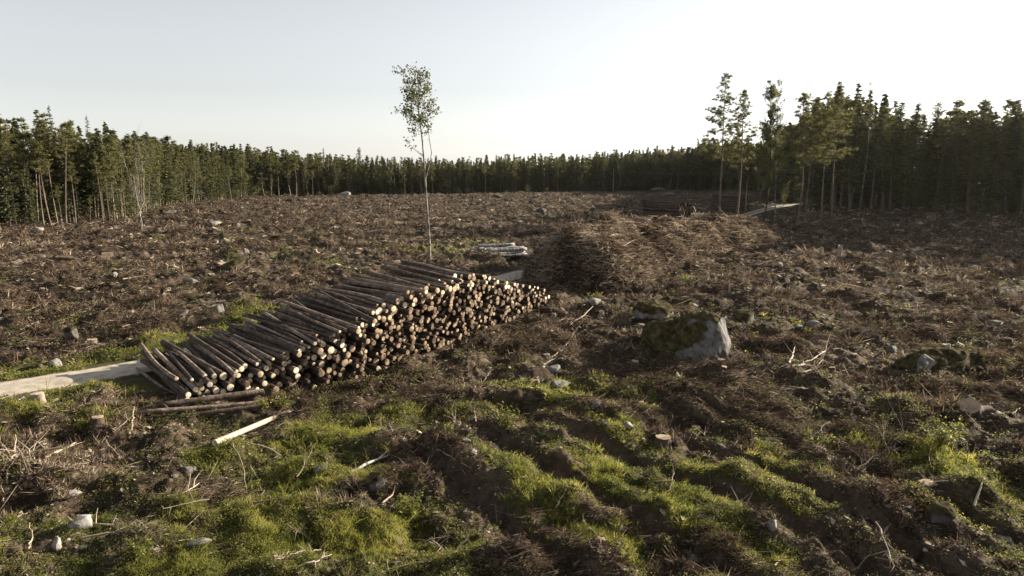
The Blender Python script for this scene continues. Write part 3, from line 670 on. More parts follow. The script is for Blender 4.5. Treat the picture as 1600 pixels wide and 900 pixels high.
# the massed wood behind and beside: one object per material, lighter trees
LO = {'spruce': [make_spruce(31 + s, 18, 3.4, .06, .95, 2.4) for s in range(3)], 'pine': [make_pine(41 + s, 18, .5, 3.2, 1.2, 2.4, deadn=0) for s in range(3)], 'birch': [make_birch(51 + s, 17, .6, 2.6, .9, 2.6) for s in range(3)]}
tV, tF, cV, cF, cT, cM, to, co = [], [], [], [], [], [], 0, 0
for kind, x, y, hgt, rz, j in stuff_list:
    (tv, tf), (cv, cf, ct) = LO[kind][j % 3]; sc = hgt / 18; c_, s_ = cos(rz) * sc, sin(rz) * sc; Rm = np.array(((c_, -s_, 0), (s_, c_, 0), (0, 0, sc))); p = np.array((x, y, float(B(x, y)) - .1))
    tV.append(tv @ Rm.T + p); tF.append(tf + to); to += len(tv); cV.append(cv @ Rm.T + p); cF.append(cf + co); co += len(cv); cT.append(ct); cM.append(np.full(len(cf), {'spruce': 0, 'pine': 1, 'birch': 2}[kind]))
nT = sum(len(f) for f in tF)
V = np.vstack(tV + cV); F = np.vstack(tF + [f + to for f in cF]); mi = np.concatenate([np.full(nT, 3)] + cM); tint = np.concatenate([np.zeros(to)] + cT)
mk('forest', mesh_quads('forest', V, F, [M['spruce'], M['needle'], M['birchleaf'], M['sprucetrunk']], attrs={'tint': tint}, matidx=mi), kind='stuff', label='the massed dark wood behind the forest edges')
del V, F, tV, cV, cF, tF
# understory bushes and thin undergrowth at the left and right edges
uV, uF, uT, uo = [], [], [], 0
for i in range(420):
    s = fr.uniform(0, cum[-1]); k = min(np.searchsorted(cum, s) - 1, len(seg) - 1)
    if k < 0: k = 0
    p = EP[k] + (EP[k + 1] - EP[k]) * (s - cum[k]) / seg[k]; out = p / np.linalg.norm(p); q = p + out * fr.uniform(-1.5, 9)
    if float(seg_dist(q[0].reshape(1), q[1].reshape(1), ROAD)[0][0]) < 3: continue
    h = fr.uniform(.6, 3.5); m = int(90 * h ** .5); C = np.array((q[0], q[1], float(B(*q)))) + np.stack([fr.normal(0, .28 * h ** .6, m), fr.normal(0, .28 * h ** .6, m), fr.random(m) ** .8 * h], 1)
    aa = rdir(m, fr); V, F = cards(C, aa * .16, unit(np.cross(aa, rdir(m, fr))) * .08); uV.append(V); uF.append(F + uo); uo += len(V); uT.append(np.repeat(fr.uniform(-.2, .6) + fr.random(m) * .3, 4))
mk('undergrowth', mesh_quads('undergrowth', np.vstack(uV), np.vstack(uF), M['needle'], attrs={'tint': np.concatenate(uT)}), kind='stuff', label='low leafy undergrowth along the foot of the forest edges')

# the trees that stand alone
def solo(kind, res, px, pyb, ytop, label, rz=0.0, dist=None, tilt=0.0, wide=1.0, base_h=None, group=None, xtop=None):
    if dist is None: g = G(px, pyb)
    else: g = np.array(((px - 800) / FPX * (dist + 1.5), dist))
    tm, cm = proto(kind, res); hgt = top_h(px, ytop, *g); h0 = res[0][0][:, 2].max(); sc = hgt / h0
    return plant(kind, g[0], g[1], sc, rz, tm, cm, label, group, wide, tilt)
# lone birch: its own branching
def lone_birch():
    r = np.random.default_rng(8); g = G(672, 412); x, y = g; hgt = top_h(672, 110, x, y); k = (y + 1.5) / FPX
    prof = [(672, 414), (671, 380), (669, 345), (667, 300), (666, 262), (664, 225), (660, 185), (656, 150), (652, 115)]
    P = np.array([((px - 672) * k, 0.35 * sin(i * .8), (414 - py) / (414 - 112) * hgt) for i, (px, py) in enumerate(prof)]); P[:, 1] -= P[0, 1]
    R = np.array([.13, .115, .105, .095, .085, .07, .05, .03, .012]); tr = [tube(P, R, 9)]
    C, A_, B_, Tn = [], [], [], []
    def leaves(p, q, m):
        t = r.uniform(.2, 1.1, m)[:, None]; cc = p + (q - p) * t + r.normal(0, .20, (m, 3)); aa = unit(rdir(m, r) + (0, 0, -.6))
        C.append(cc); A_.append(aa * r.uniform(.08, .15, m)[:, None]); B_.append(unit(np.cross(aa, rdir(m, r))) * r.uniform(.055, .10, m)[:, None]); Tn.append(r.uniform(.0, .7) * .7 + r.random(m) * .3)
    # side stem at the right and the hanging left limb
    sidep = np.array([axis_at(P, .33 * hgt * 1.0 + 0), axis_at(P, .40 * hgt) + (.45, .1, 0), axis_at(P, .50 * hgt) + (.75, .2, 0), axis_at(P, .60 * hgt) + (.6, .2, 0), axis_at(P, .76 * hgt) + (.7, .1, 0)])
    sidep = np.array([axis_at(P, .42 * hgt), axis_at(P, .5 * hgt) + (.45, .1, 0), axis_at(P, .56 * hgt) + (.75, .2, 0), axis_at(P, .63 * hgt) + (.65, .2, 0), axis_at(P, .78 * hgt) + (.75, .1, 0)])
    tr.append(tube(sidep, [.05, .045, .035, .03, .012], 5)); 
    mains = []
    for q in range(50):
        f = r.random() ** .9; z = hgt * (.685 + .275 * f); a = r.uniform(0, 2 * pi); L = 2.2 * sqrt(max(.03, 1 - ((f - .45) / .60) ** 2)) * r.uniform(.35, 1.05)
        o = axis_at(P, z - .1 * hgt * (1 - f) * .6); dr = unit(np.array((cos(a), sin(a) * .9, r.uniform(.45, 1.0)))); tip = o + dr * L * 1.1
        mid = (o + tip) / 2 + r.normal(0, .08, 3) - (0, 0, .1); tr.append(tube(np.array([o, mid, tip]), [.028, .018, .006], 3)); mains.append((mid, tip))
    for mid, tip in mains:
        for _ in range(3):
            e = mid + (tip - mid) * r.uniform(.2, 1.1) + r.normal(0, .3, 3) + (0, 0, -.1); tr.append(tube(np.array([mid, (mid + e) / 2 + r.normal(0, .05, 3), e]), [.012, .009, .004], 3))
            if r.random() < .75: leaves(mid + (e - mid) * .4, e, int(r.uniform(4, 26)))
    for _ in range(2):
        o = axis_at(P, hgt * r.uniform(.52, .58)); e = o + (-1.9 * r.uniform(.7, 1.1), r.normal(0, .5), 2.2 * r.uniform(.6, 1.1)); tr.append(tube(np.array([o, (o + e) / 2 + (0, 0, -.1), e]), [.03, .02, .008], 4)); leaves((o + e) / 2, e, 14)
    V, F = cards(np.vstack(C), np.vstack(A_), np.vstack(B_)); tv, tf = merge(tr)
    o = mk('birch_tree', None, None, (x, y, float(H(x, y)) - .05), None, 'lone slender birch with a small sparse crown, rising behind the big log stack', 'birch tree')
    mk('trunk', mesh_quads('trunk', tv, tf, M['birchtrunk'], True), o); mk('crown', mesh_quads('crown', V, F, M['birchleaf'], attrs={'tint': np.repeat(np.concatenate(Tn), 4)}), o)
lone_birch()
solo('pine', make_pine(71, 24, .60, 4.0, 2.3, 1.15, .19, 10), 1120, 0, 122, 'tall isolated pine with bare trunk, leftmost beside the far log stack', .3, 128, group=None)
solo('pine', make_pine(72, 22, .58, 3.2, 2.3, 1.15, .18, 8), 1146, 0, 145, 'isolated pine with short branches, second from the left by the far log stack', 1.1, 124)
solo('pine', make_pine(73, 15, .30, .9, .5, .9, .09, 8), 1158, 0, 215, 'thin small pine close behind the second isolated pine', 2.0, 122)
solo('birch', make_birch(74, 23, .72, 2.9, 2.0, 1.2, .14, .0, 1.8), 1187, 0, 128, 'dense leafy tall tree standing between the isolated pines and the forest', 0, 121).children[1].data.materials[0] = M['needle']
solo('birch', make_birch(75, 24, .66, 3.4, 1.6, 1.0, .13, .02, 1.1), 1206, 0, 128, 'airy thin-leaved birch just right of the dense tall tree', 2, 135)
solo('pine', make_pine(76, 20, .58, 3.4, 2.2, 1.1, .16, 12), 1240, 0, 150, 'pine with dark wide crown at the left tip of the right forest', .5, 122)
solo('pine', make_pine(77, 20, .55, 2.8, 2.0, 1.1, .15, 12), 1251, 0, 158, 'slim pine close to the wide-crowned pine at the right forest tip', 2.5, 125, tilt=radians(2))
solo('pine', make_pine(78, 21, .52, 3.0, 2.0, 1.1, .16, 16), 1276, 0, 148, 'pine with many dead stubs, between the forest tip and the lit trunk', 1.5, 127)
solo('pine', make_pine(79, 22, .55, 3.4, 2.2, 1.1, .17, 16), 1293, 0, 140, 'pine with sunlit straight trunk, foremost at the right forest edge', 3.5, 122)
solo('birch', make_birch(80, 24, .5, 1.6, .8, .9, .12, .0, .5), 1334, 0, 133, 'tallest thin birch with sparse top above the right forest', 1, 140)
solo('birch', make_birch(81, 26, .75, 3.2, 1.8, 1.0, .16, .0, 1.3), 1592, 0, 118, 'big light-leaved birch at the right end of the forest', 1, 128)
solo('spruce', make_spruce(82, 22, 2.4, .15, 1.2), 1512, 0, 155, 'tallest dark spruce with pointed top in the right forest', 1, 140)
solo('pine', make_pine(83, 21, .55, 1.5, 1.0, 1.0), 16, 0, 160, 'tallest pine with narrow top at the left end of the left forest', 1, 128)
solo('spruce', make_spruce(84, 21, 1.7, .3, 1.0), 103, 0, 166, 'tallest pointed spruce of the left forest edge', 1, 130)
solo('spruce', make_spruce(85, 20, 1.8, .2, 1.0), 158, 0, 180, 'dark pointed spruce near the right end of the left forest', 1, 132)
solo('spruce', make_spruce(86, 18, 1.7, .2, 1.0), 184, 0, 188, 'second dark pointed spruce near the right end of the left forest', 1, 136)
solo('spruce', make_spruce(87, 18, 1.9, .03, 1.2), 508, 305, 231, 'darkest pointed spruce of the far left treeline', 1)
solo('birch', make_birch(88, 17, .7, 2.6, 1.8, 1.2, .12, 0, 1.4), 322, 314, 222, 'broad light green birch with forked white stem, far left treeline', 1)
solo('birch', make_birch(89, 16, .55, 2.0, 1.2, 1.1, .11, .12), 300, 326, 236, 'leaning birch with slanting trunk before the far left treeline', 3.3, tilt=radians(0))
solo('pine', make_pine(90, 18, .4, 1.6, 1.1, 1.2), 563, 304, 232, 'pine with bare lit trunk standing out of the far treeline', 1)
solo('pine', make_pine(91, 17, .2, .8, .5, 1.2), 633, 309, 255, 'bare thin pine standing alone just left of the lone birch', 1)
# dead forked tree at left
def bare_tree(px, py, ytop, label, seed, spread=1.0):
    r = np.random.default_rng(seed); g = G(px, py); hgt = top_h(px, ytop, *g); parts = []; tw = []
    def br_(o, dr, L, rr, lv, tgt):
        t = np.linspace(0, 1, 6)[:, None]; pts = o + dr * L * t + np.array((0, 0, .25 * L)) * t * t + np.cumsum(r.normal(0, .03 * L, (6, 3)), 0) * (t > 0)
        tgt.append(tube(pts, np.linspace(rr, rr * .45, 6), 6 if lv == 0 else 4))
        if lv < 3:
            for _ in range((3, 4, 3)[lv]):
                q = r.integers(2, 6); br_(pts[q], unit(dr + rdir(1, r)[0] * (.55 * spread)), L * r.uniform(.4, .75), rr * .5, lv + 1, tw)
    br_(np.zeros(3), unit(np.array((.12, 0, 1.0))), hgt * .45, .10, 0, parts); br_(np.array((.05, 0, .3)), unit(np.array((-.2, .1, 1.0))), hgt * .42, .085, 0, parts)
    o = mk('bare_tree', None, None, (g[0], g[1], float(H(*g)) - .05), None, label, 'bare tree'); 
    mk('trunk', mesh_quads('trunk', *merge(parts), M['birchtrunk'], True), o); mk('branches', mesh_quads('branches', *merge(tw), M['birchtrunk'], True), o)
bare_tree(221, 362, 205, 'leafless forked tree with curved pale limbs before the left forest', 3)
bare_tree(545, 305, 268, 'small leafless tree before the far treeline near the pale boulder', 5)

# power line across the far clearing
poles = [G(290, 316), G(560, 304), G(958, 300), G(1240, 320)]
tops = []
for i, p in enumerate(poles):
    dist = np.linalg.norm(p); hz = (CAMH - .2) + .4 * (i > 1) - float(B(*p))
    if i in (1, 2):
        o = mk('utility_pole', mesh_quads('utility_pole', *tube(np.array([(0, 0, -.5), (0, 0, hz / 2), (0, 0, hz + .1)]), [.16, .14, .11], 8), M['stick'], True), None, (p[0], p[1], float(B(*p))), None,
           ('grey wooden power pole before the far treeline left of the lone birch', 'grey wooden power pole before the far treeline in the middle distance')[i - 1], 'power pole')
    tops.append(np.array((p[0], p[1], float(B(*p)) + hz)))
for i in range(1, len(tops) - 1):
    t = np.linspace(0, 1, 14)[:, None]; pts = tops[i] + (tops[i + 1] - tops[i]) * t; pts[:, 2] -= 4 * 1.6 * (t * (1 - t))[:, 0]
    mk('power_line', mesh_quads('power_line', *tube(pts, np.full(14, .013), 4), M['metal'], True), None, None, None,
       ('thin wire in front of the far left treeline', 'thin wire sagging between the two power poles', 'thin wire running from the right power pole to the isolated pines')[i], 'power line')
# ------------------------------------------------------------------ rocks, stumps, branches
def ico(sub):
    import bmesh
    bm = bmesh.new(); bmesh.ops.create_icosphere(bm, subdivisions=sub, radius=1.0)
    V = np.array([v.co[:] for v in bm.verts]); F = np.array([[v.index for v in f.verts] for f in bm.faces]); bm.free(); return V, F
ICO3, ICO4, ICO2 = ico(3), ico(5), ico(2)
def hull_rock(pts, sub=2, rough=.03, seed=1, base=.0):
    import bmesh
    bm = bmesh.new()
    for p in pts: bm.verts.new([float(q) for q in p])
    res = bmesh.ops.convex_hull(bm, input=bm.verts[:]); loose = [v for v in bm.verts if not v.link_faces]; bmesh.ops.delete(bm, geom=loose, context='VERTS')
    bmesh.ops.bevel(bm, geom=bm.edges[:], offset=.04 * max(abs(float(q)) for p in pts for q in p), segments=1, affect='EDGES', clamp_overlap=True)
    bmesh.ops.triangulate(bm, faces=bm.faces[:])
    for _ in range(sub): bmesh.ops.subdivide_edges(bm, edges=bm.edges[:], cuts=1, use_grid_fill=True); bmesh.ops.triangulate(bm, faces=bm.faces[:])
    bmesh.ops.remove_doubles(bm, verts=bm.verts[:], dist=1e-4)
    bm.normal_update(); V = np.array([v.co[:] for v in bm.verts]); N_ = np.array([v.normal[:] for v in bm.verts]); F = np.array([[v.index for v in f.verts] for f in bm.faces]); bm.free()
    s = np.abs(V).max(); q = V / s
    nz = (vn(q[:, 0] * 3 + q[:, 2] * 2, q[:, 1] * 3 - q[:, 2], .6, seed % 50) - .5) * 2 + .5 * (vn(q[:, 0] * 8 + q[:, 2] * 6, q[:, 1] * 8 - q[:, 2] * 5, .6, 5) - .5) * 2 - .9 * np.exp(-((vn(q[:, 0] * 2 + q[:, 2], q[:, 1] * 2 + q[:, 2] * 1.4, .7, seed % 50 + 3) - .5) / .035) ** 2)
    return V + N_ * (rough * s * nz)[:, None], F, N_
def rock_shape(seed, base, size, cuts=10, hard=.92, rough=.04):
    r = np.random.default_rng(seed); n = 18 if len(base[0]) < 1000 else 26
    p = unit(r.normal(size=(n, 3))) * r.uniform(1.0, 1.25, n)[:, None] * np.array(size)
    V, F, _ = hull_rock(p, 1 if len(base[0]) < 200 else 2 if len(base[0]) < 1000 else 3, rough * .7, seed); return V, F
def rock(px, py, wpx, hpx, label, matn='granite', seed=0, sink=.25, group=None, big=False, deep=.9, rz=0.0, moss=False, name='rock', dz=0.0):
    g = G(px, py); dep = g[1] + 1.5; W = wpx / FPX * dep; Hh = hpx / FPX * dep
    V, F = rock_shape(seed, ICO4 if big else (ICO3 if wpx > 12 else ICO2), (W / 2, W / 2 * deep, Hh * .62), 14 if big else 11, rough=.06)
    me = mesh_quads('rock', V, F, M[matn], wpx < 12)
    o = mk(name, me, None, (g[0], g[1] + W * .3, float(H(g[0], g[1])) + Hh * (.5 - sink) + dz), (0, 0, rz), label, name, group)
    if moss:
        Nn = unit(V / np.array((W * W / 4, W * W / 4, Hh * Hh * .4))); ms = Nn[:, 2] + .5 * (vn(V[:, 0] * 2, V[:, 1] * 2, .8, 7) - .5) > moss
        Fm = F[ms[F].all(1)]; used, inv = np.unique(Fm, return_inverse=True)
        Vm = V[used] * 1.0 + Nn[used] * (.05 + .05 * vn(V[used][:, 0] * 8, V[used][:, 1] * 8, .6, 9))[:, None]
        if len(Fm): mk('moss', mesh_quads('moss', Vm, inv.reshape(Fm.shape), M['moss'], True), o)
    return o
# the large boulder: pale vertical face to the right, mossy back sloping to the left
g = G(1100, 566)
V, F, Nn = hull_rock([(-1.7, -.5, -.4), (.3, -1.35, -.4), (1.3, -1.0, -.4), (1.65, .6, -.4), (-.6, 1.6, -.4), (-1.9, .8, -.4), (-.05, -1.2, 1.35), (.75, -1.12, 1.95), (1.28, -.45, 2.15), (.35, -.55, 2.4), (-.6, -.25, 2.15), (-.3, 1.0, 2.15), (.9, 1.1, 2.0),
                     (-1.55, -.1, .95), (1.68, -.35, .95), (.30, -1.5, .45), (1.2, -1.15, .55)], 4, .022, 12)
o = mk('boulder', mesh_quads('boulder', V, F, M['granite'], False), None, (g[0] - .1, g[1] + 1.25, float(B(*g)) - .05), (0, 0, radians(8)), 'largest boulder, grey cracked face and mossy back, right of the log stack', 'boulder')
mn = vn(V[:, 0] + V[:, 2], V[:, 1] + V[:, 2], .5, 7) - .5
ms = (np.clip(Nn[:, 2], 0, 1) * 1.3 - (V[:, 0] - .25) * .55 + .9 * mn + .25 * Nn[:, 1]) > .62
Fm = F[ms[F].all(1)]; used, inv = np.unique(Fm, return_inverse=True)
Vm = V[used] + Nn[used] * (.02 + .10 * vn(V[used][:, 0] + V[used][:, 2], V[used][:, 1], .16, 9))[:, None]
mk('moss', mesh_quads('moss', Vm, inv.reshape(Fm.shape), M['moss'], True), o)
rock(1050, 553, 84, 50, 'low mossy shoulder stone leaning on the left side of the largest boulder', 'granitedark', 5, .2, big=True, moss=-.1, deep=1.0)
rock(1022, 512, 54, 30, 'mossy hummock stone behind and left of the largest boulder', 'granite', 6, .2, big=True, moss=.15)
rock(1165, 508, 40, 20, 'low dark mossy stone just right of the largest boulder', 'granitedark', 8, .2, moss=.1)
rock(1492, 592, 150, 38, 'broad moss-covered boulder in the right slope', 'granitedark', 9, .26, big=True, moss=-.05, deep=.7)
rock(1447, 592, 34, 24, 'small round grey stone at the left foot of the broad mossy boulder', 'granite', 10, .15)
rock(1473, 588, 24, 16, 'second small grey stone at the foot of the broad mossy boulder', 'granite', 11, .15)
R_ = [ (285, 500, 17, 14, 'white stone by the roadside grass, left of the larger white stone', 'granitelight'), (340, 495, 19, 14, 'larger white stone beyond the road above the stack\'s near end', 'granitelight'),
 (122, 845, 34, 26, 'large tan stone standing tilted in the lower left grass', 'granitelight'), (88, 872, 16, 22, 'wedge-shaped pale stone below the large tan stone', 'granitelight'), (108, 785, 26, 10, 'flat pale stone lying in grass above the tilted tan stone', 'granitelight'),
 (108, 540, 26, 18, 'grey cracked boulder beyond the road at the left', 'granitedark'), (82, 572, 22, 12, 'flat slab of stone at the left road verge', 'granite'), (60, 575, 20, 12, 'mossy dark stone beside the flat slab at the left verge', 'granitedark'),
 (362, 406, 36, 15, 'dark flat boulder with a pale tip in the left clearing', 'granitedark'), (383, 402, 12, 12, 'bright white stone at the tip of the dark flat boulder', 'granitelight'), (362, 427, 42, 15, 'dark boulder just below the dark flat one', 'granitedark'),
 (495, 384, 24, 11, 'dark stone in the middle of the left clearing', 'granitedark'), (538, 307, 22, 8, 'pale whitish boulder close to the far treeline', 'granitelight'), (332, 354, 22, 8, 'pale slab near the leafless tree', 'granitelight'),
 (370, 354, 9, 7, 'small white stone right of the pale slab', 'granitelight'), (260, 336, 26, 8, 'dark low rock at the foot of the left forest', 'granitedark'), (862, 579, 30, 12, 'pale rounded stone among roots before the log stack\'s right end', 'granite'),
 (930, 487, 22, 9, 'white flat stone right of the log stack\'s far end', 'granitelight'), (876, 600, 30, 10, 'pale flattened stone between the log stack and the boulder', 'granitelight'), (1003, 532, 22, 9, 'small pale slab left of the mossy hummock stone', 'granitelight'),
 (1330, 533, 15, 9, 'rounded grey stone in the middle of the right slope', 'granite'), (1353, 529, 18, 11, 'slightly larger grey stone beside the rounded one in the right slope', 'granitelight'), (1557, 514, 26, 14, 'angular grey stone at the far right of the slope', 'granite'),
 (1218, 420, 12, 7, 'small bright white stone right of the long brush ridge', 'granitelight'), (1456, 341, 13, 8, 'white stone before the right forest', 'granitelight'), (1300, 408, 14, 8, 'white stone at the foot of the tall snapped stump', 'granitelight'),
 (970, 718, 18, 14, 'bluish white stone on the bank between two wheel ruts', 'granitelight'), (1088, 868, 20, 11, 'white rounded stone at the lower middle of the ruts', 'granitelight'), (1264, 826, 16, 12, 'pale rounded stone on the bank near the leaning stump', 'granitelight'),
 (1480, 835, 52, 26, 'dark blocky rock right of the leaning stump', 'granitedark'), (1208, 843, 16, 16, 'broken white stone in the lower right weeds', 'granitelight'), (640, 897, 30, 16, 'pale stone at the very bottom below the ruts', 'granitelight'),
 (895, 356, 14, 5, 'pale flat stone left of the brush ridge', 'granitelight'), (846, 333, 18, 8, 'dark boulder in the far clearing, left of the brush ridge', 'granitedark'), (834, 319, 16, 8, 'dark hump rock in the far clearing', 'granitedark'), (776, 310, 15, 7, 'low dark rock nearest the far treeline behind the birch', 'granitedark'),
 (1046, 308, 20, 7, 'grey rock beyond the far log stack', 'granite'), (1030, 299, 26, 5, 'long low pale rock at the far treeline', 'granite'), (1480, 335, 20, 6, 'low lit rock at the right forest foot', 'granite'), (1412, 302, 10, 5, 'pale rock in the forest gap', 'granitelight'), (588, 780, 30, 22, 'dark rounded rock beside the first wheel rut', 'granitedark'), (1100, 822, 18, 10, 'half-buried pale stone in the lower ruts', 'granite'), (700, 848, 12, 7, 'small flat stone near the lower end of the first wheel rut', 'granite'),
 (500, 752, 22, 9, 'flat pale stone in bright grass left of the first rut', 'granitelight'), (120, 470, 8, 6, 'tiny pale stone in the left heather', 'granitelight'), (178, 440, 12, 7, 'white stone among debris in the left clearing', 'granitelight'), (195, 507, 12, 9, 'white upright stone just beyond the left road verge', 'granitelight'),
 (790, 320, 8, 5, 'small white stone far behind the birch logs', 'granitelight'), (880, 318, 14, 6, 'grey stone heap stone in the far clearing', 'granite'), (1142, 465, 14, 7, 'pale stone below the brush ridge', 'granite'), (1395, 562, 16, 10, 'grey stone half under slash above the broad mossy boulder', 'granite'), (1250, 512, 14, 7, 'small grey stone right of the largest boulder', 'granite')]
for i, (px, py, w_, h_, lb, mt_) in enumerate(R_):
    rock(px, py, w_, h_, lb, mt_, 100 + i, .18, rz=i * 1.7 % 6, moss=.35 if mt_ == 'granitedark' and w_ > 18 else False)
# smaller stones strewn over the clearing
sr = np.random.default_rng(77); zones = []
protos_rock = [mesh_quads('rock', *rock_shape(300 + k, ICO2, (.5, .4, .26), 9, rough=.06), M[('granitelight', 'granite', 'granitelight')[k % 3]], False) for k in range(9)]
def zone_name(px, py):
    a = 'left clearing beyond the road' if px < 560 and py < 540 else 'clearing behind the stack and birch' if px < 860 and py < 430 else 'far clearing' if py < 345 else 'right slope' if px > 1180 else 'ground before the log stack' if px < 760 else 'slope round the largest boulder'
    return a
n = 0
while n < 170:
    px, py = sr.uniform(-20, 1620), 306 + (880 - 306) * sr.random() ** 1.8
    g = G(px, py)
    if float(seg_dist(g[:1], g[1:], ROAD)[0][0]) < 2.8 or pile_mask(*g) > .05 or heap_h(g[:1], g[1:], 0)[0] > .1 or heap_h(g[:1], g[1:], 1)[0] > .1: continue
    sc = sr.lognormal(-.5, .5) * (1 if py < 450 else .45) ; k = sr.integers(9)
    pale = k % 3 != 1
    o = mk('rock', protos_rock[k], None, (g[0], g[1], float(H(*g)) + .08 * sc), (sr.normal(0, .3), sr.normal(0, .3), sr.uniform(0, 6)), f'small {"pale" if pale else "grey"} stone poking from debris in the {zone_name(px, py)}', 'rock', f'small {"pale" if pale else "grey"} stones, {zone_name(px, py)}')
    o.scale = (sc, sc, sc * sr.uniform(.7, 1.2)); n += 1

def stump_mesh(seed, Rr, Hh, lean=0.0, flare=1.5, roots=5, matn='bark', cutm='cutfar', n=18, jag=0.03):
    r = np.random.default_rng(seed); prof = [(-.25, flare * 1.25), (0, flare), (.12, 1.22), (.35, 1.06), (.8, 1.0), (1.0, .98)]
    ang = np.arange(n) * 2 * pi / n; lob = 1 + .16 * np.cos(ang * roots + r.uniform(0, 6)) + .06 * r.normal(size=n); rings = []
    for t, q in prof:
        w_ = np.clip(1 - t * 2.2, 0, 1); rr = Rr * q * (1 + (lob - 1) * (.25 + 1.6 * w_)) * (1 + .03 * r.normal(size=n)); z = np.full(n, t * Hh)
        if t == 1.0: z = z + jag * r.normal(size=n)
        rings.append(np.stack([rr * np.cos(ang) + lean * t * Hh, rr * np.sin(ang), z], 1))
    V = np.vstack(rings); F = np.array([(i * n + j, i * n + (j + 1) % n, (i + 1) * n + (j + 1) % n, (i + 1) * n + j) for i in range(len(prof) - 1) for j in range(n)])
    top = rings[-1]; c = top.mean(0); tp = [top + (0, 0, .002), c + (top - c) * .88 + (0, 0, .008), c + (top - c) * .4 + (0, 0, .008), c + (top - c) * .02 + (0, 0, .008)]
    Vt = np.vstack(tp); Ft = np.array([(i * n + j, i * n + (j + 1) % n, (i + 1) * n + (j + 1) % n, (i + 1) * n + j) for i in range(3) for j in range(n)])
    return mesh_quads('stump', V, F, M[matn], True), mesh_quads('cut_top', Vt, Ft, M[cutm], False)
def stump(px, py, wpx, hpx, label, seed, lean=0.0, tilt=(0, 0), group=None, matn='stickdark', cutm='cutfar', jag=.012, roots=5):
    g = G(px, py); dep = g[1] + 1.5; R_s = wpx / FPX * dep / 2; Hs = hpx / FPX * dep
    a, b = stump_mesh(seed, R_s, Hs, lean, roots=roots, matn=matn, cutm=cutm, jag=jag)
    o = mk('tree_stump', a, None, (g[0], g[1], float(H(*g)) - .03), (tilt[0], tilt[1], 0), label, 'tree stump', group); mk('cut_top', b, o); return o
stump(61, 646, 19, 20, 'pale fresh stump in the grass strip just below the road', 1, matn='stick', cutm='palewood')
stump(155, 676, 17, 17, 'brown stump with lit sawn top beside the short weathered log', 2)
stump(143, 529, 15, 9, 'low stump with broad white sawn top beyond the road', 3, matn='stick', cutm='palewood')
stump(1424, 850, 26, 42, 'tall stump leaning right with lit slanted cut, lower right', 4, lean=.25, tilt=(.1, .45))
stump(1449, 777, 27, 18, 'flat-topped dark stump in bright grass above the leaning stump', 5)
stump(1088, 660, 15, 12, 'small dark stump with pale cut at the top of the third rut', 6)
stump(714, 672, 13, 13, 'splintered white stump with spread roots above the ruts', 7, matn='palewood', cutm='palewood', jag=.06, roots=4)
stump(936, 862, 16, 12, 'low pale stump slice at the lower middle between the ruts', 8, matn='stick', cutm='palewood', tilt=(.3, .2))
stump(1310, 404, 7, 20, 'tall snapped stump in the middle of the right slope', 9, matn='stick', jag=.15, lean=.1)
stump(1283, 398, 5, 13, 'shorter snapped stem left of the tall snapped stump', 10, matn='stick', jag=.1)
stump(1036, 690, 24, 17, 'dark weathered stump on a mound between the ruts', 11)
stump(1515, 655, 30, 20, 'grey upturned stump in slash at the right', 12, tilt=(.5, -.5))
stump(610, 540, 10, 4, 'low stump hidden at the stack foot', 13)
stump(1000, 632, 12, 9, 'small stump at the start of the fourth rut', 14)
n = 0
sp = [stump_mesh(200 + k, .19, .32, matn=('stickdark', 'stick', 'stickdark', 'stick')[k % 4], cutm=('cutfar', 'palewood')[k % 2], jag=(.01, .02, .08)[k % 3]) for k in range(8)]
while n < 120:
    px, py = sr.uniform(-20, 1620), 310 + (600 - 310) * sr.random() ** 1.5; g = G(px, py)
    if float(seg_dist(g[:1], g[1:], ROAD)[0][0]) < 3.2 or pile_mask(*g) > .05 or heap_h(g[:1], g[1:], 0)[0] > .1 or heap_h(g[:1], g[1:], 1)[0] > .1: continue
    k = sr.integers(8); sc = sr.uniform(.55, 1.05); ft = 'sawn flat' if k % 3 < 2 else 'splintered'
    o = mk('tree_stump', sp[k][0], None, (g[0], g[1], float(H(*g)) - .04), (sr.normal(0, .08), sr.normal(0, .08), sr.uniform(0, 6)), f'small weathered stump, {ft} on top, in the {zone_name(px, py)}', 'tree stump', f'small {ft} stumps, {zone_name(px, py)}')
    o.scale = (sc, sc, sc * sr.uniform(.7, 1.3)); mk('cut_top', sp[k][1], o); n += 1

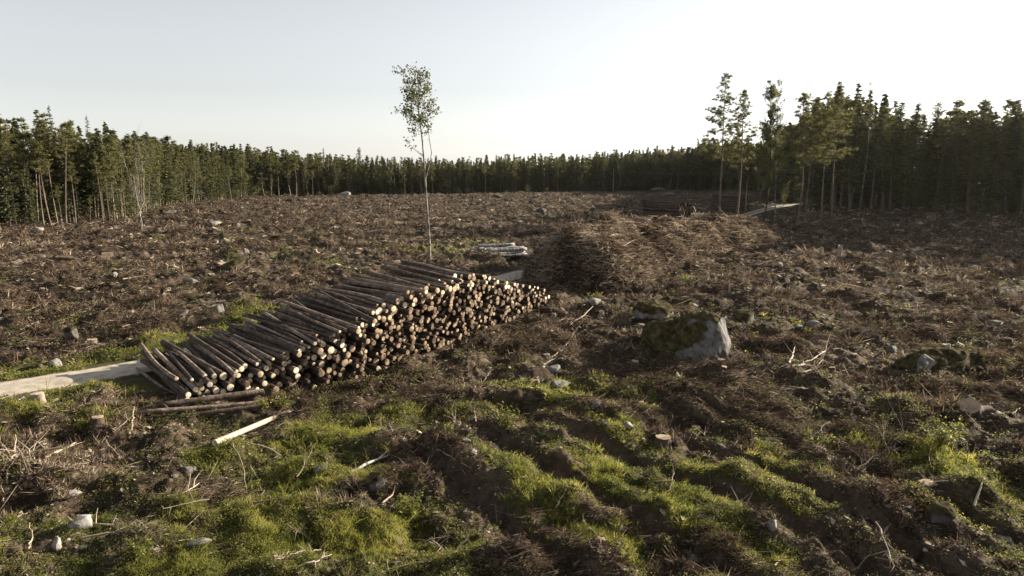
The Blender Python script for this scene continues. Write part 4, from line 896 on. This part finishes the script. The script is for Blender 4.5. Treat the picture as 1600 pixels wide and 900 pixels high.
# fallen branches
def branch_mesh(pts, r0, seed, twigs=5, matn='stick', tw=.35):
    r = np.random.default_rng(seed); pts = np.asarray(pts, float); m = len(pts); parts = [tube(pts, np.linspace(r0, r0 * .35, m), 6, rough=.15, seed=seed)]
    L = np.linalg.norm(pts[-1] - pts[0])
    for _ in range(twigs):
        i = r.integers(1, m); d = unit((pts[min(i + 1, m - 1)] - pts[i - 1]) + rdir(1, r)[0] * L * .45 + (0, 0, .1)); l = L * tw * r.uniform(.3, 1)
        q = np.array([pts[i], pts[i] + d * l * .5 + r.normal(0, .03 * l, 3), pts[i] + d * l]); q[:, 2] += np.array((0, .02, .0)); parts.append(tube(q, [r0 * .45, r0 * .3, r0 * .12], 4))
    return merge(parts)
def branch(pix, r0, label, seed, twigs=4, matn='stick', lift=.06, up=0.0, group=None, name='branch', tw=.35):
    r = np.random.default_rng(seed); P = np.array([on(a, b, lift) for a, b in pix]); t = np.linspace(0, 1, len(P)); T2 = np.linspace(0, 1, 9)
    Q = np.stack([np.interp(T2, t, P[:, k]) for k in range(3)], 1); lin = Q[0, 2] + (Q[-1, 2] - Q[0, 2]) * T2
    Q[:, 2] = np.maximum(Q[:, 2] * .35 + lin * .65, Q[:, 2] - .1) + up * T2; Q += r.normal(0, .02, Q.shape); o0 = Q[0].copy(); V, F = branch_mesh(Q - o0, r0, seed, twigs, matn, tw)
    return mk(name, mesh_quads(name, V, F, M[matn], True), None, o0, None, label, 'branch', group)
branch([(60, 748), (95, 715), (124, 688)], .055, 'thick pale split branch leaning in the lower left', 1, 3, 'palewood', up=.25)
branch([(56, 695), (75, 715), (95, 733)], .03, 'thin crooked branch crossing behind the pale split branch', 2, 2, up=.1)
branch([(20, 748), (24, 725), (27, 708)], .04, 'short upright broken stick at the left border', 3, 1, 'palewood', up=.5)
for i, pix in enumerate([[(0, 700), (18, 730), (40, 758)], [(-8, 770), (20, 745), (46, 722)], [(0, 735), (30, 740), (60, 757)], [(5, 790), (15, 765), (30, 738)], [(-10, 720), (15, 750), (35, 785)], [(30, 725), (42, 740), (50, 752)]]):
    branch(pix, .03, 'pale twiggy branch in the tangle at the left border', 10 + i, 6, 'palewood' if i % 2 else 'stick', up=.35, group='tangled branches at the left border', tw=.5)
branch([(52, 757), (85, 758), (106, 746)], .03, 'curved brown branch below the left tangle', 20, 3)
branch([(232, 809), (275, 792), (312, 766)], .04, 'pale bare branch lying in the lower left grass', 21, 4, 'palewood', up=.1)
branch([(204, 685), (208, 667), (212, 655)], .045, 'short white stick standing near the brown stump', 22, 1, 'palewood', up=.3)
branch([(222, 657), (240, 655)], .02, 'small forked stick beside the short white stick', 23, 2, 'palewood')
branch([(390, 730), (404, 752), (409, 775)], .018, 'thin curved twig below the barkless pole', 24, 1, up=.2); branch([(365, 720), (380, 745), (386, 775)], .016, 'thinner twig just left of the curved one below the pole', 25, 1, up=.2)
branch([(548, 753), (590, 730), (632, 708)], .06, 'mottled birch branch lying in bright grass left of the first rut', 26, 3, 'birchlog', up=.1)
branch([(640, 750), (690, 758), (755, 753)], .035, 'long grey branch lying across the first rut', 27, 3, 'stickdark'); branch([(655, 712), (690, 730), (720, 752)], .045, 'brown broken branch at the top of the first rut', 28, 6, 'stick')
branch([(598, 795), (616, 782), (618, 768)], .03, 'pale hooked root by the dark rounded rock', 29, 1, 'palewood'); branch([(715, 853), (730, 842), (736, 840)], .05, 'short white snag on the bank of the second rut', 30, 2, 'palewood', up=.1)
branch([(855, 562), (878, 552), (893, 533)], .07, 'thick white curved root right of the log stack', 31, 2, 'palewood', up=.1); branch([(838, 590), (850, 570), (872, 560)], .04, 'grey forked root below the thick white curved root', 32, 4)
branch([(890, 512), (912, 500), (930, 485)], .05, 'grey branch pointing at the white flat stone', 33, 3); branch([(702, 548), (722, 556), (745, 560)], .04, 'pale root lying close before the stack', 34, 3, 'palewood')
branch([(1232, 592), (1236, 578), (1240, 566)], .05, 'upright pale snag of the bleached root tangle on the right', 35, 3, 'palewood', up=.5)
for i, pix in enumerate([[(1215, 590), (1240, 582), (1258, 578)], [(1245, 592), (1265, 584), (1288, 572)], [(1250, 597), (1268, 594), (1285, 578)], [(1290, 583), (1315, 590), (1335, 597)], [(1235, 596), (1258, 590), (1280, 590)]]):
    branch(pix, .05, 'bleached root branch in the tangle right of the largest boulder', 40 + i, 6, 'palewood', up=.2, group='bleached roots right of the largest boulder', tw=.4)
branch([(894, 876), (925, 862), (955, 848)], .045, 'bent pale branch at the lower middle', 50, 3, 'palewood'); branch([(922, 900), (940, 885), (955, 876)], .03, 'second pale branch below the bent one', 51, 2, 'palewood')
branch([(1505, 738), (1530, 765), (1575, 790)], .045, 'long grey branch at the right beyond the flat-topped stump', 52, 7); branch([(1520, 805), (1530, 790), (1533, 785)], .04, 'short bleached snag right of the flat-topped stump', 53, 2, 'palewood', up=.1)
branch([(1465, 735), (1490, 742), (1520, 760)], .03, 'thin grey branch meeting the long grey branch', 54, 5); branch([(130, 857), (180, 852), (235, 850)], .03, 'thin straight branch across the lower left stones', 55, 3)
branch([(78, 845), (92, 832), (103, 820)], .03, 'short pale stick left of the tilted tan stone', 56, 2, 'palewood', up=.1); branch([(45, 875), (52, 862), (50, 850)], .025, 'small upright twig at the lower left', 57, 1, 'palewood', up=.3)
for i, (a, b) in enumerate([(405, 893), (430, 880), (455, 872), (470, 890)]): branch([(a, b + 8), (a + 25, b), (a + 48, b - 14)], .03, 'grey branch in the bottom brush bundle left of the ruts', 60 + i, 7, 'stick', up=.15, group='bottom brush bundle', tw=.5)
# dark brushy fir top at the right, near bright grass
for i in range(5): branch([(1330 + i * 8, 752 - i * 3), (1360 + i * 4, 738 - i * 5), (1398 + i * 3, 736 - i * 9)], .025, 'dark dead branch of the fir top lying in bright grass at the right', 70 + i, 12, 'stickdark', up=.35, group='dead fir top in bright grass', tw=.55)
# many further branches, built from a few shapes
bpro = []
for k in range(14):
    r = np.random.default_rng(500 + k); m = 7; t = np.linspace(-.5, .5, m); cv = r.normal(0, .14); P = np.stack([t, cv * (t * t * 4 - 1) * .5 + np.cumsum(r.normal(0, .02, m)), .03 + .05 * (t + .5) * r.random() + .02 * r.random(m)], 1)
    bpro.append(mesh_quads('branch', *branch_mesh(P, .012 + .010 * r.random(), 600 + k, r.integers(2, 9), tw=.45), M[('stick', 'palewood', 'palewood', 'stick')[k % 4]], True))
n = 0
while n < 235:
    px, py = sr.uniform(-20, 1620), 330 + (890 - 330) * sr.random() ** 1.15; g = G(px, py)
    if float(seg_dist(g[:1], g[1:], ROAD)[0][0]) < 2.6 or pile_mask(*g) > .02 or heap_h(g[:1], g[1:], 0)[0] > .1 or heap_h(g[:1], g[1:], 1)[0] > .1: continue
    k = sr.integers(14); L = sr.lognormal(-.25, .4) * (1 if py > 450 else 1.9); cn = ('grey', 'pale bleached', 'pale bleached', 'grey')[k % 4]; a = sr.uniform(0, 6.28)
    e = np.array((cos(a), sin(a))) * L / 2; z0, z1 = float(H(*(g - e))), float(H(*(g + e))); zc = float(H(*g))
    o = mk('branch', bpro[k], None, (g[0], g[1], max((z0 + z1) / 2, zc) + .05), (0, -math.atan2(z1 - z0, L) + sr.normal(0, .06), a), f'{cn} fallen branch lying in the {zone_name(px, py)}', 'branch', f'{cn} fallen branches, {zone_name(px, py)}'); o.scale = (L, L, L); n += 1

# leafy bushes and young plants
def bush(px, py, wpx, hpx, label, seed, matn='herb', leaf=.05, n=420, name='shrub'):
    r = np.random.default_rng(seed); g = G(px, py); dep = g[1] + 1.5; W, Hh = wpx / FPX * dep, hpx / FPX * dep; st = []; C = []
    for _ in range(16):
        a = r.uniform(0, 2 * pi); q = r.random() ** .5; tip = np.array((cos(a) * W / 2 * q, sin(a) * W / 2 * q, Hh * r.uniform(.55, 1.05))); t = np.linspace(0, 1, 4)[:, None]
        pts = tip * t + np.array((cos(a), sin(a), 0)) * .1 * W * (t - t * t); st.append(tube(pts, [.012, .01, .007, .004], 3)); m = n // 16; C.append(tip * r.uniform(.3, 1.05, m)[:, None] + r.normal(0, .05 * max(1, W), (m, 3)))
    C = np.vstack(C); C[:, 2] = np.abs(C[:, 2]); aa = unit(rdir(len(C), r) * (1, 1, .5)); V, F = cards(C, aa * (leaf * r.uniform(.6, 1.3, len(C)))[:, None], unit(np.cross(aa, rdir(len(C), r) + (0, 0, 1.5))) * (leaf * .55))
    o = mk(name, None, None, (g[0], g[1], float(H(*g)) - .03), None, label, 'shrub'); mk('stems', mesh_quads('stems', *merge(st), M['stickdark'], True), o); mk('leaves', mesh_quads('leaves', V, F, M[matn], attrs={'tint': np.repeat(r.uniform(.2, .9, len(C)), 4)}), o)
for a in [(795, 685, 42, 46, 'leafy bush beside the top of the third wheel rut', 1), (442, 640, 48, 30, 'low leafy plants at the foot of the stack\'s near end', 2), (1285, 712, 75, 34, 'spreading green bush above the right grass strip', 3, 'herb', .05, 800),
          (1465, 712, 70, 44, 'rounded lit bush with shade beneath at the right', 4, 'herb', .05, 900), (378, 500, 52, 26, 'green sapling thicket beyond the road right of the white stones', 5, 'herb', .06, 700), (640, 800, 56, 34, 'leafy plant clump below the first wheel rut', 6, 'herb', .045, 900),
          (1540, 412, 22, 14, 'small dark green bush in the shaded right slope', 7, 'needle'), (410, 592 + 60, 18, 20, 'small fern tuft by the three loose logs', 8), (760, 302, 14, 12, 'pale round bush before the far treeline', 9, 'birchleaf', .1), (825, 303, 12, 14, 'thin yellowish sapling in the far clearing', 10, 'birchleaf', .1),
          (1205, 315, 20, 26, 'light green sapling beside the far log stacks', 11, 'birchleaf', .12, 700), (1224, 322, 22, 34, 'bright sapling at the left tip of the right forest', 12, 'birchleaf', .12, 700), (128, 675, 20, 16, 'grass-like tuft behind the brown stump', 13), (890, 335, 10, 12, 'green sapling in the far clearing left of the brush ridge', 14, 'birchleaf', .1), (1068, 450, 20, 10, 'small bright plant below the brush ridge', 15), (700, 690, 30, 14, 'low green plants by the splintered stump', 16),
          (930, 660, 34, 18, 'herbs on the bank between the third and fourth ruts', 17), (1130, 560, 20, 12, 'weed tuft at the foot of the largest boulder', 18), (330, 745, 44, 20, 'dark leafy patch below the barkless pole', 19), (215, 880, 50, 26, 'leafy weeds at the bottom left', 20, 'herb', .04, 800)]: bush(*a)

# ------------------------------------------------------------------ ground cover: litter, twigs, grass, herbs
cr = np.random.default_rng(2024)
def scatter(n, y0, y1, xpad=150, power=1.0):
    px = cr.uniform(-xpad, 1600 + xpad, n); py = y0 + (y1 - y0) * cr.random(n) ** power; v = (py - 450) / FPX; sp_, cp_ = sin(PITCH), cos(PITCH)
    dx, dy, dz = (px - 800) / FPX, cp_ - v * sp_, -sp_ - v * cp_; t = CAMH / -dz; x, y = dx * t, dy * t
    t = (CAMH - B(x, y)) / -dz; x, y = dx * t, dy * t; t = (CAMH - B(x, y)) / -dz; x, y = dx * t, dy * t
    rr = np.hypot(x, y); jit = cr.uniform(-.5, .5, (n, 2)) * (rr * .02)[:, None]; return x + jit[:, 0], y + jit[:, 1]
def clear(x, y, road=RW - .1):
    return (seg_dist(x, y, ROAD)[0] > road) & (pile_mask(x, y) < .3) & (heap_h(x, y, 0) < .3) & (heap_h(x, y, 1) < .3)
def put(name, V, F, m, tint, label): mk(name, mesh_quads(name, V, F, M[m], attrs={'tint': tint}), kind='stuff', label=label)
# 1 twigs
x, y = scatter(170000, 306, 960, power=1.45); g_ = greenness(x, y); rd_, rut_, _ = masks(x, y); k = clear(x, y, RW + .3) & (cr.random(len(x)) < (1 - .7 * g_) * (1 - .35 * np.clip(rut_ * 3, 0, 1)) * (.25 + 1.2 * vn(x, y, 2.6, 91)))
x, y = x[k], y[k]; r_ = np.hypot(x, y); z = H(x, y); nn_ = len(x); lod = np.clip(r_ / 36, .55, 4.0)
tn = cr.normal(size=(nn_, 3)); tn[:, 2] *= .28; tn = unit(tn); hl = cr.lognormal(-2.0, .6, nn_) * lod ** .7; wd = np.where(cr.random(nn_) < .12, .017, .0085) * lod
C = np.stack([x, y, z + .03 * lod + hl * np.abs(tn[:, 2]) * .6], 1); sv = unit(np.cross(tn, rdir(nn_, cr)))
V, F = merge([cards(C, tn * hl[:, None], sv * wd[:, None]), cards(C, tn * hl[:, None], np.cross(tn, sv) * wd[:, None])])
tt = np.clip(cr.beta(.9, 1.5, nn_) * 1.05 + .25 * (vn(x, y, 1.2, 92) - .5), 0, 1); put('forest_debris', V, F, 'debris', np.tile(np.repeat(tt, 4), 2), 'dead twigs and splinters littering the whole clear-cut')
# 2 dry heather and fir-twig clumps
x, y = scatter(36000, 306, 930, power=1.45); g_ = greenness(x, y); rd_, rut_, _ = masks(x, y); k = clear(x, y, RW + .8) & (cr.random(len(x)) < (1 - .95 * g_) * (1 - np.clip(rut_ * 4, 0, 1)) * sst(15, 34, np.hypot(x, y) + 12 * vn(x, y, 5, 87)) * np.clip(3.4 * vn(x, y, 2.6, 93) - 1.3, 0, 1)); x, y = x[k], y[k]
m = 16; r_ = np.repeat(np.hypot(x, y), m); lod = np.clip(r_ / 40, .6, 3); sc = np.repeat(cr.lognormal(-1.6, .4, len(x)), m) * lod ** .8; base = np.repeat(np.stack([x, y, H(x, y)], 1), m, 0); dr = rdir(len(base), cr); dr[:, 2] = np.abs(dr[:, 2]) * .7 + .12; dr = unit(dr)
C = base + dr * (sc * .7)[:, None] + cr.normal(0, .25, base.shape) * sc[:, None] * (1, 1, .3); C[:, 2] = np.maximum(C[:, 2], base[:, 2])
V, F = cards(C, dr * (sc * .75)[:, None], unit(np.cross(dr, rdir(len(C), cr))) * (.015 * lod * (1 + .6 * cr.random(len(C))))[:, None]); tt = np.clip(np.repeat(.25 + .5 * vn(x, y, 4, 94), m) + cr.normal(0, .16, len(C)), 0, 1)
put('dry_heather', V, F, 'dryheath', np.repeat(tt, 4), 'brown dead heather and fir twigs covering the clearing')
# slash left by the harvester: loose mats of longer twigs
x, y = scatter(15000, 306, 900, power=1.45); g_ = greenness(x, y); rd_, rut_, _ = masks(x, y); k = clear(x, y, RW + 1.2) & (cr.random(len(x)) < (1 - .9 * g_) * (1 - .7 * np.clip(rut_ * 3, 0, 1)) * np.clip(5 * vn(x, y, 3.4, 88) - 2.35, 0, 1)); x, y = x[k], y[k]; m = 24
r_ = np.repeat(np.hypot(x, y), m); lod = np.clip(r_ / 40, .6, 3); lodc = lod ** .5; a = np.repeat(cr.uniform(0, 6.28, len(x)), m) + cr.normal(0, .9, len(r_))
base = np.repeat(np.stack([x, y], 1), m, 0) + cr.normal(0, .28, (len(r_), 2)) * lodc[:, None]; z = H(base[:, 0], base[:, 1]); el = cr.normal(.08, .22, len(r_)); tn = np.stack([np.cos(a) * np.cos(el), np.sin(a) * np.cos(el), np.sin(el)], 1); hl = cr.lognormal(-1.55, .5, len(r_)) * lodc
C = np.stack([base[:, 0], base[:, 1], z + .04 + cr.random(len(r_)) * .16 * lodc + hl * np.abs(tn[:, 2]) * .7], 1); sv = unit(np.cross(tn, rdir(len(r_), cr))); wd = np.where(cr.random(len(r_)) < .12, .022, .010) * lod
V, F = merge([cards(C, tn * hl[:, None], sv * wd[:, None]), cards(C, tn * hl[:, None], np.cross(tn, sv) * wd[:, None])]); tt = np.clip(np.repeat(.20 + .10 * (np.hypot(x, y) > 40) + .5 * vn(x, y, 3, 89) + cr.normal(0, .1, len(x)), m) + cr.normal(0, .2, len(r_)), 0, 1)
put('logging_slash', V, F, 'dryheath', np.tile(np.repeat(tt, 4), 2), 'mats of cut twigs and needles left lying over the clearing')
# 3 pale chips and bark flakes
x, y = scatter(80000, 306, 940, power=1.4); k = clear(x, y, RW + .3) & (cr.random(len(x)) < .25 + .9 * sst(.4, .7, vn(x, y, 2.0, 95))); x, y = x[k], y[k]; r_ = np.hypot(x, y); lod = np.clip(r_ / 38, .6, 3.2); nrm = unit(rdir(len(x), cr) * .5 + (0, 0, 1)); a = unit(np.cross(nrm, rdir(len(x), cr))); s_ = cr.lognormal(-3.05, .5, len(x)) * lod * (1 + .35 * sst(35, 60, r_))
V, F = cards(np.stack([x, y, H(x, y) + .03 * lod], 1), a * (s_ * 1.6)[:, None], np.cross(nrm, a) * s_[:, None]); put('wood_chips', V, F, 'debris', np.repeat(np.clip(cr.beta(1.3, 1.0, len(x)), 0, 1), 4), 'pale wood chips and bark flakes strewn over the ground')
# 4 grass
x, y = scatter(150000, 345, 965, power=.8); g_ = greenness(x, y); k = clear(x, y) & (cr.random(len(x)) < g_ ** 1.2 * (.08 + 1.1 * sst(.45, .68, vn(x, y, 1.1, 96))) * (.4 + 1.0 * vn(x, y, .45, 86))); x, y = x[k], y[k]; m = 9
r_ = np.repeat(np.hypot(x, y), m); lod = np.clip(r_ / 26, .7, 3); hh_ = np.repeat(cr.lognormal(-2.68, .5, len(x)), m) * (.7 + .6 * cr.random(len(r_))) * lod ** .5
base = np.repeat(np.stack([x, y, H(x, y)], 1), m, 0) + cr.normal(0, .04, (len(r_), 3)) * (lod[:, None]) * (1, 1, 0); dr = unit(cr.normal(0, .55, base.shape) * (1, 1, .2) + (0, 0, 1)); sv = unit(np.cross(dr, rdir(len(base), cr)))
tip = base + dr * (hh_ * 2)[:, None]; tip[:, 2] -= .25 * hh_; wv = sv * (.0065 * lod)[:, None]; mid = base + dr * hh_[:, None] * .9
V = np.stack([base - wv * .6, mid + wv, tip, mid - wv], 1).reshape(-1, 3); F = np.arange(len(V)).reshape(-1, 4); tt = np.clip(np.repeat(.1 + .75 * vn(x, y, .9, 97), m) + cr.normal(0, .2, len(r_)), 0, 1)
put('grass', V, F, 'grass', np.repeat(tt, 4), 'short bright grass growing over the clear-cut'); print('grass', len(F))
# 5 low herbs and lingonberry leaves
x, y = scatter(190000, 380, 965, power=.7); g_ = greenness(x, y); rut_ = masks(x, y)[1]; rr_ = np.hypot(x, y); k = clear(x, y) & (cr.random(len(x)) < np.clip(g_ * 1.0 + .10 + .10 * (1 - sst(24, 42, rr_)), 0, 1) * (1 - np.clip(rut_ * 4, 0, 1)) * (.2 + 1.2 * sst(.4, .62, vn(x, y, 1.7, 98)))); x, y = x[k], y[k]; m = 7
r_ = np.repeat(np.hypot(x, y), m); lod = np.clip(r_ / 26, .7, 3); base = np.repeat(np.stack([x, y, H(x, y)], 1), m, 0) + np.stack([cr.normal(0, .07, len(r_)), cr.normal(0, .07, len(r_)), cr.random(len(r_)) ** 1.2 * .17], 1) * (lod ** .6)[:, None]
nrm = unit(rdir(len(r_), cr) * .8 + (0, 0, 1)); a = unit(np.cross(nrm, rdir(len(r_), cr))); s_ = cr.uniform(.015, .034, len(r_)) * lod; V, F = cards(base, a * s_[:, None] * 1.2, np.cross(nrm, a) * (s_ * .7)[:, None])
tt = np.clip(np.repeat(.15 + .6 * vn(x, y, 1.1, 99), m) + cr.normal(0, .15, len(r_)), 0, 1); put('ground_cover', V, F, 'herb', np.repeat(tt, 4), 'low leafy herbs and berry shrubs covering the foreground'); print('herb', len(F))

# ------------------------------------------------------------------ thin evening haze in the air
hz = bpy.data.materials.new('haze_air'); hz.use_nodes = True; N = hz.node_tree.nodes; N.clear(); out = N.new('ShaderNodeOutputMaterial'); pv = N.new('ShaderNodeVolumePrincipled')
pv.inputs['Color'].default_value = (.95, .93, .88, 1); pv.inputs['Density'].default_value = 0.000032; pv.inputs['Anisotropy'].default_value = .62
hz.node_tree.links.new(pv.outputs[0], out.inputs['Volume'])
X0, X1, Y0, Y1, Z0, Z1 = -420, 420, -60, 560, -5, 42
V = np.array([(x, y, z) for z in (Z0, Z1) for y in (Y0, Y1) for x in (X0, X1)]); F = [(0, 2, 3, 1), (4, 5, 7, 6), (0, 1, 5, 4), (2, 6, 7, 3), (0, 4, 6, 2), (1, 3, 7, 5)]
mk('haze', mesh_quads('haze', V, F, hz), kind='stuff', label='thin warm haze in the low sunlight over the clearing')
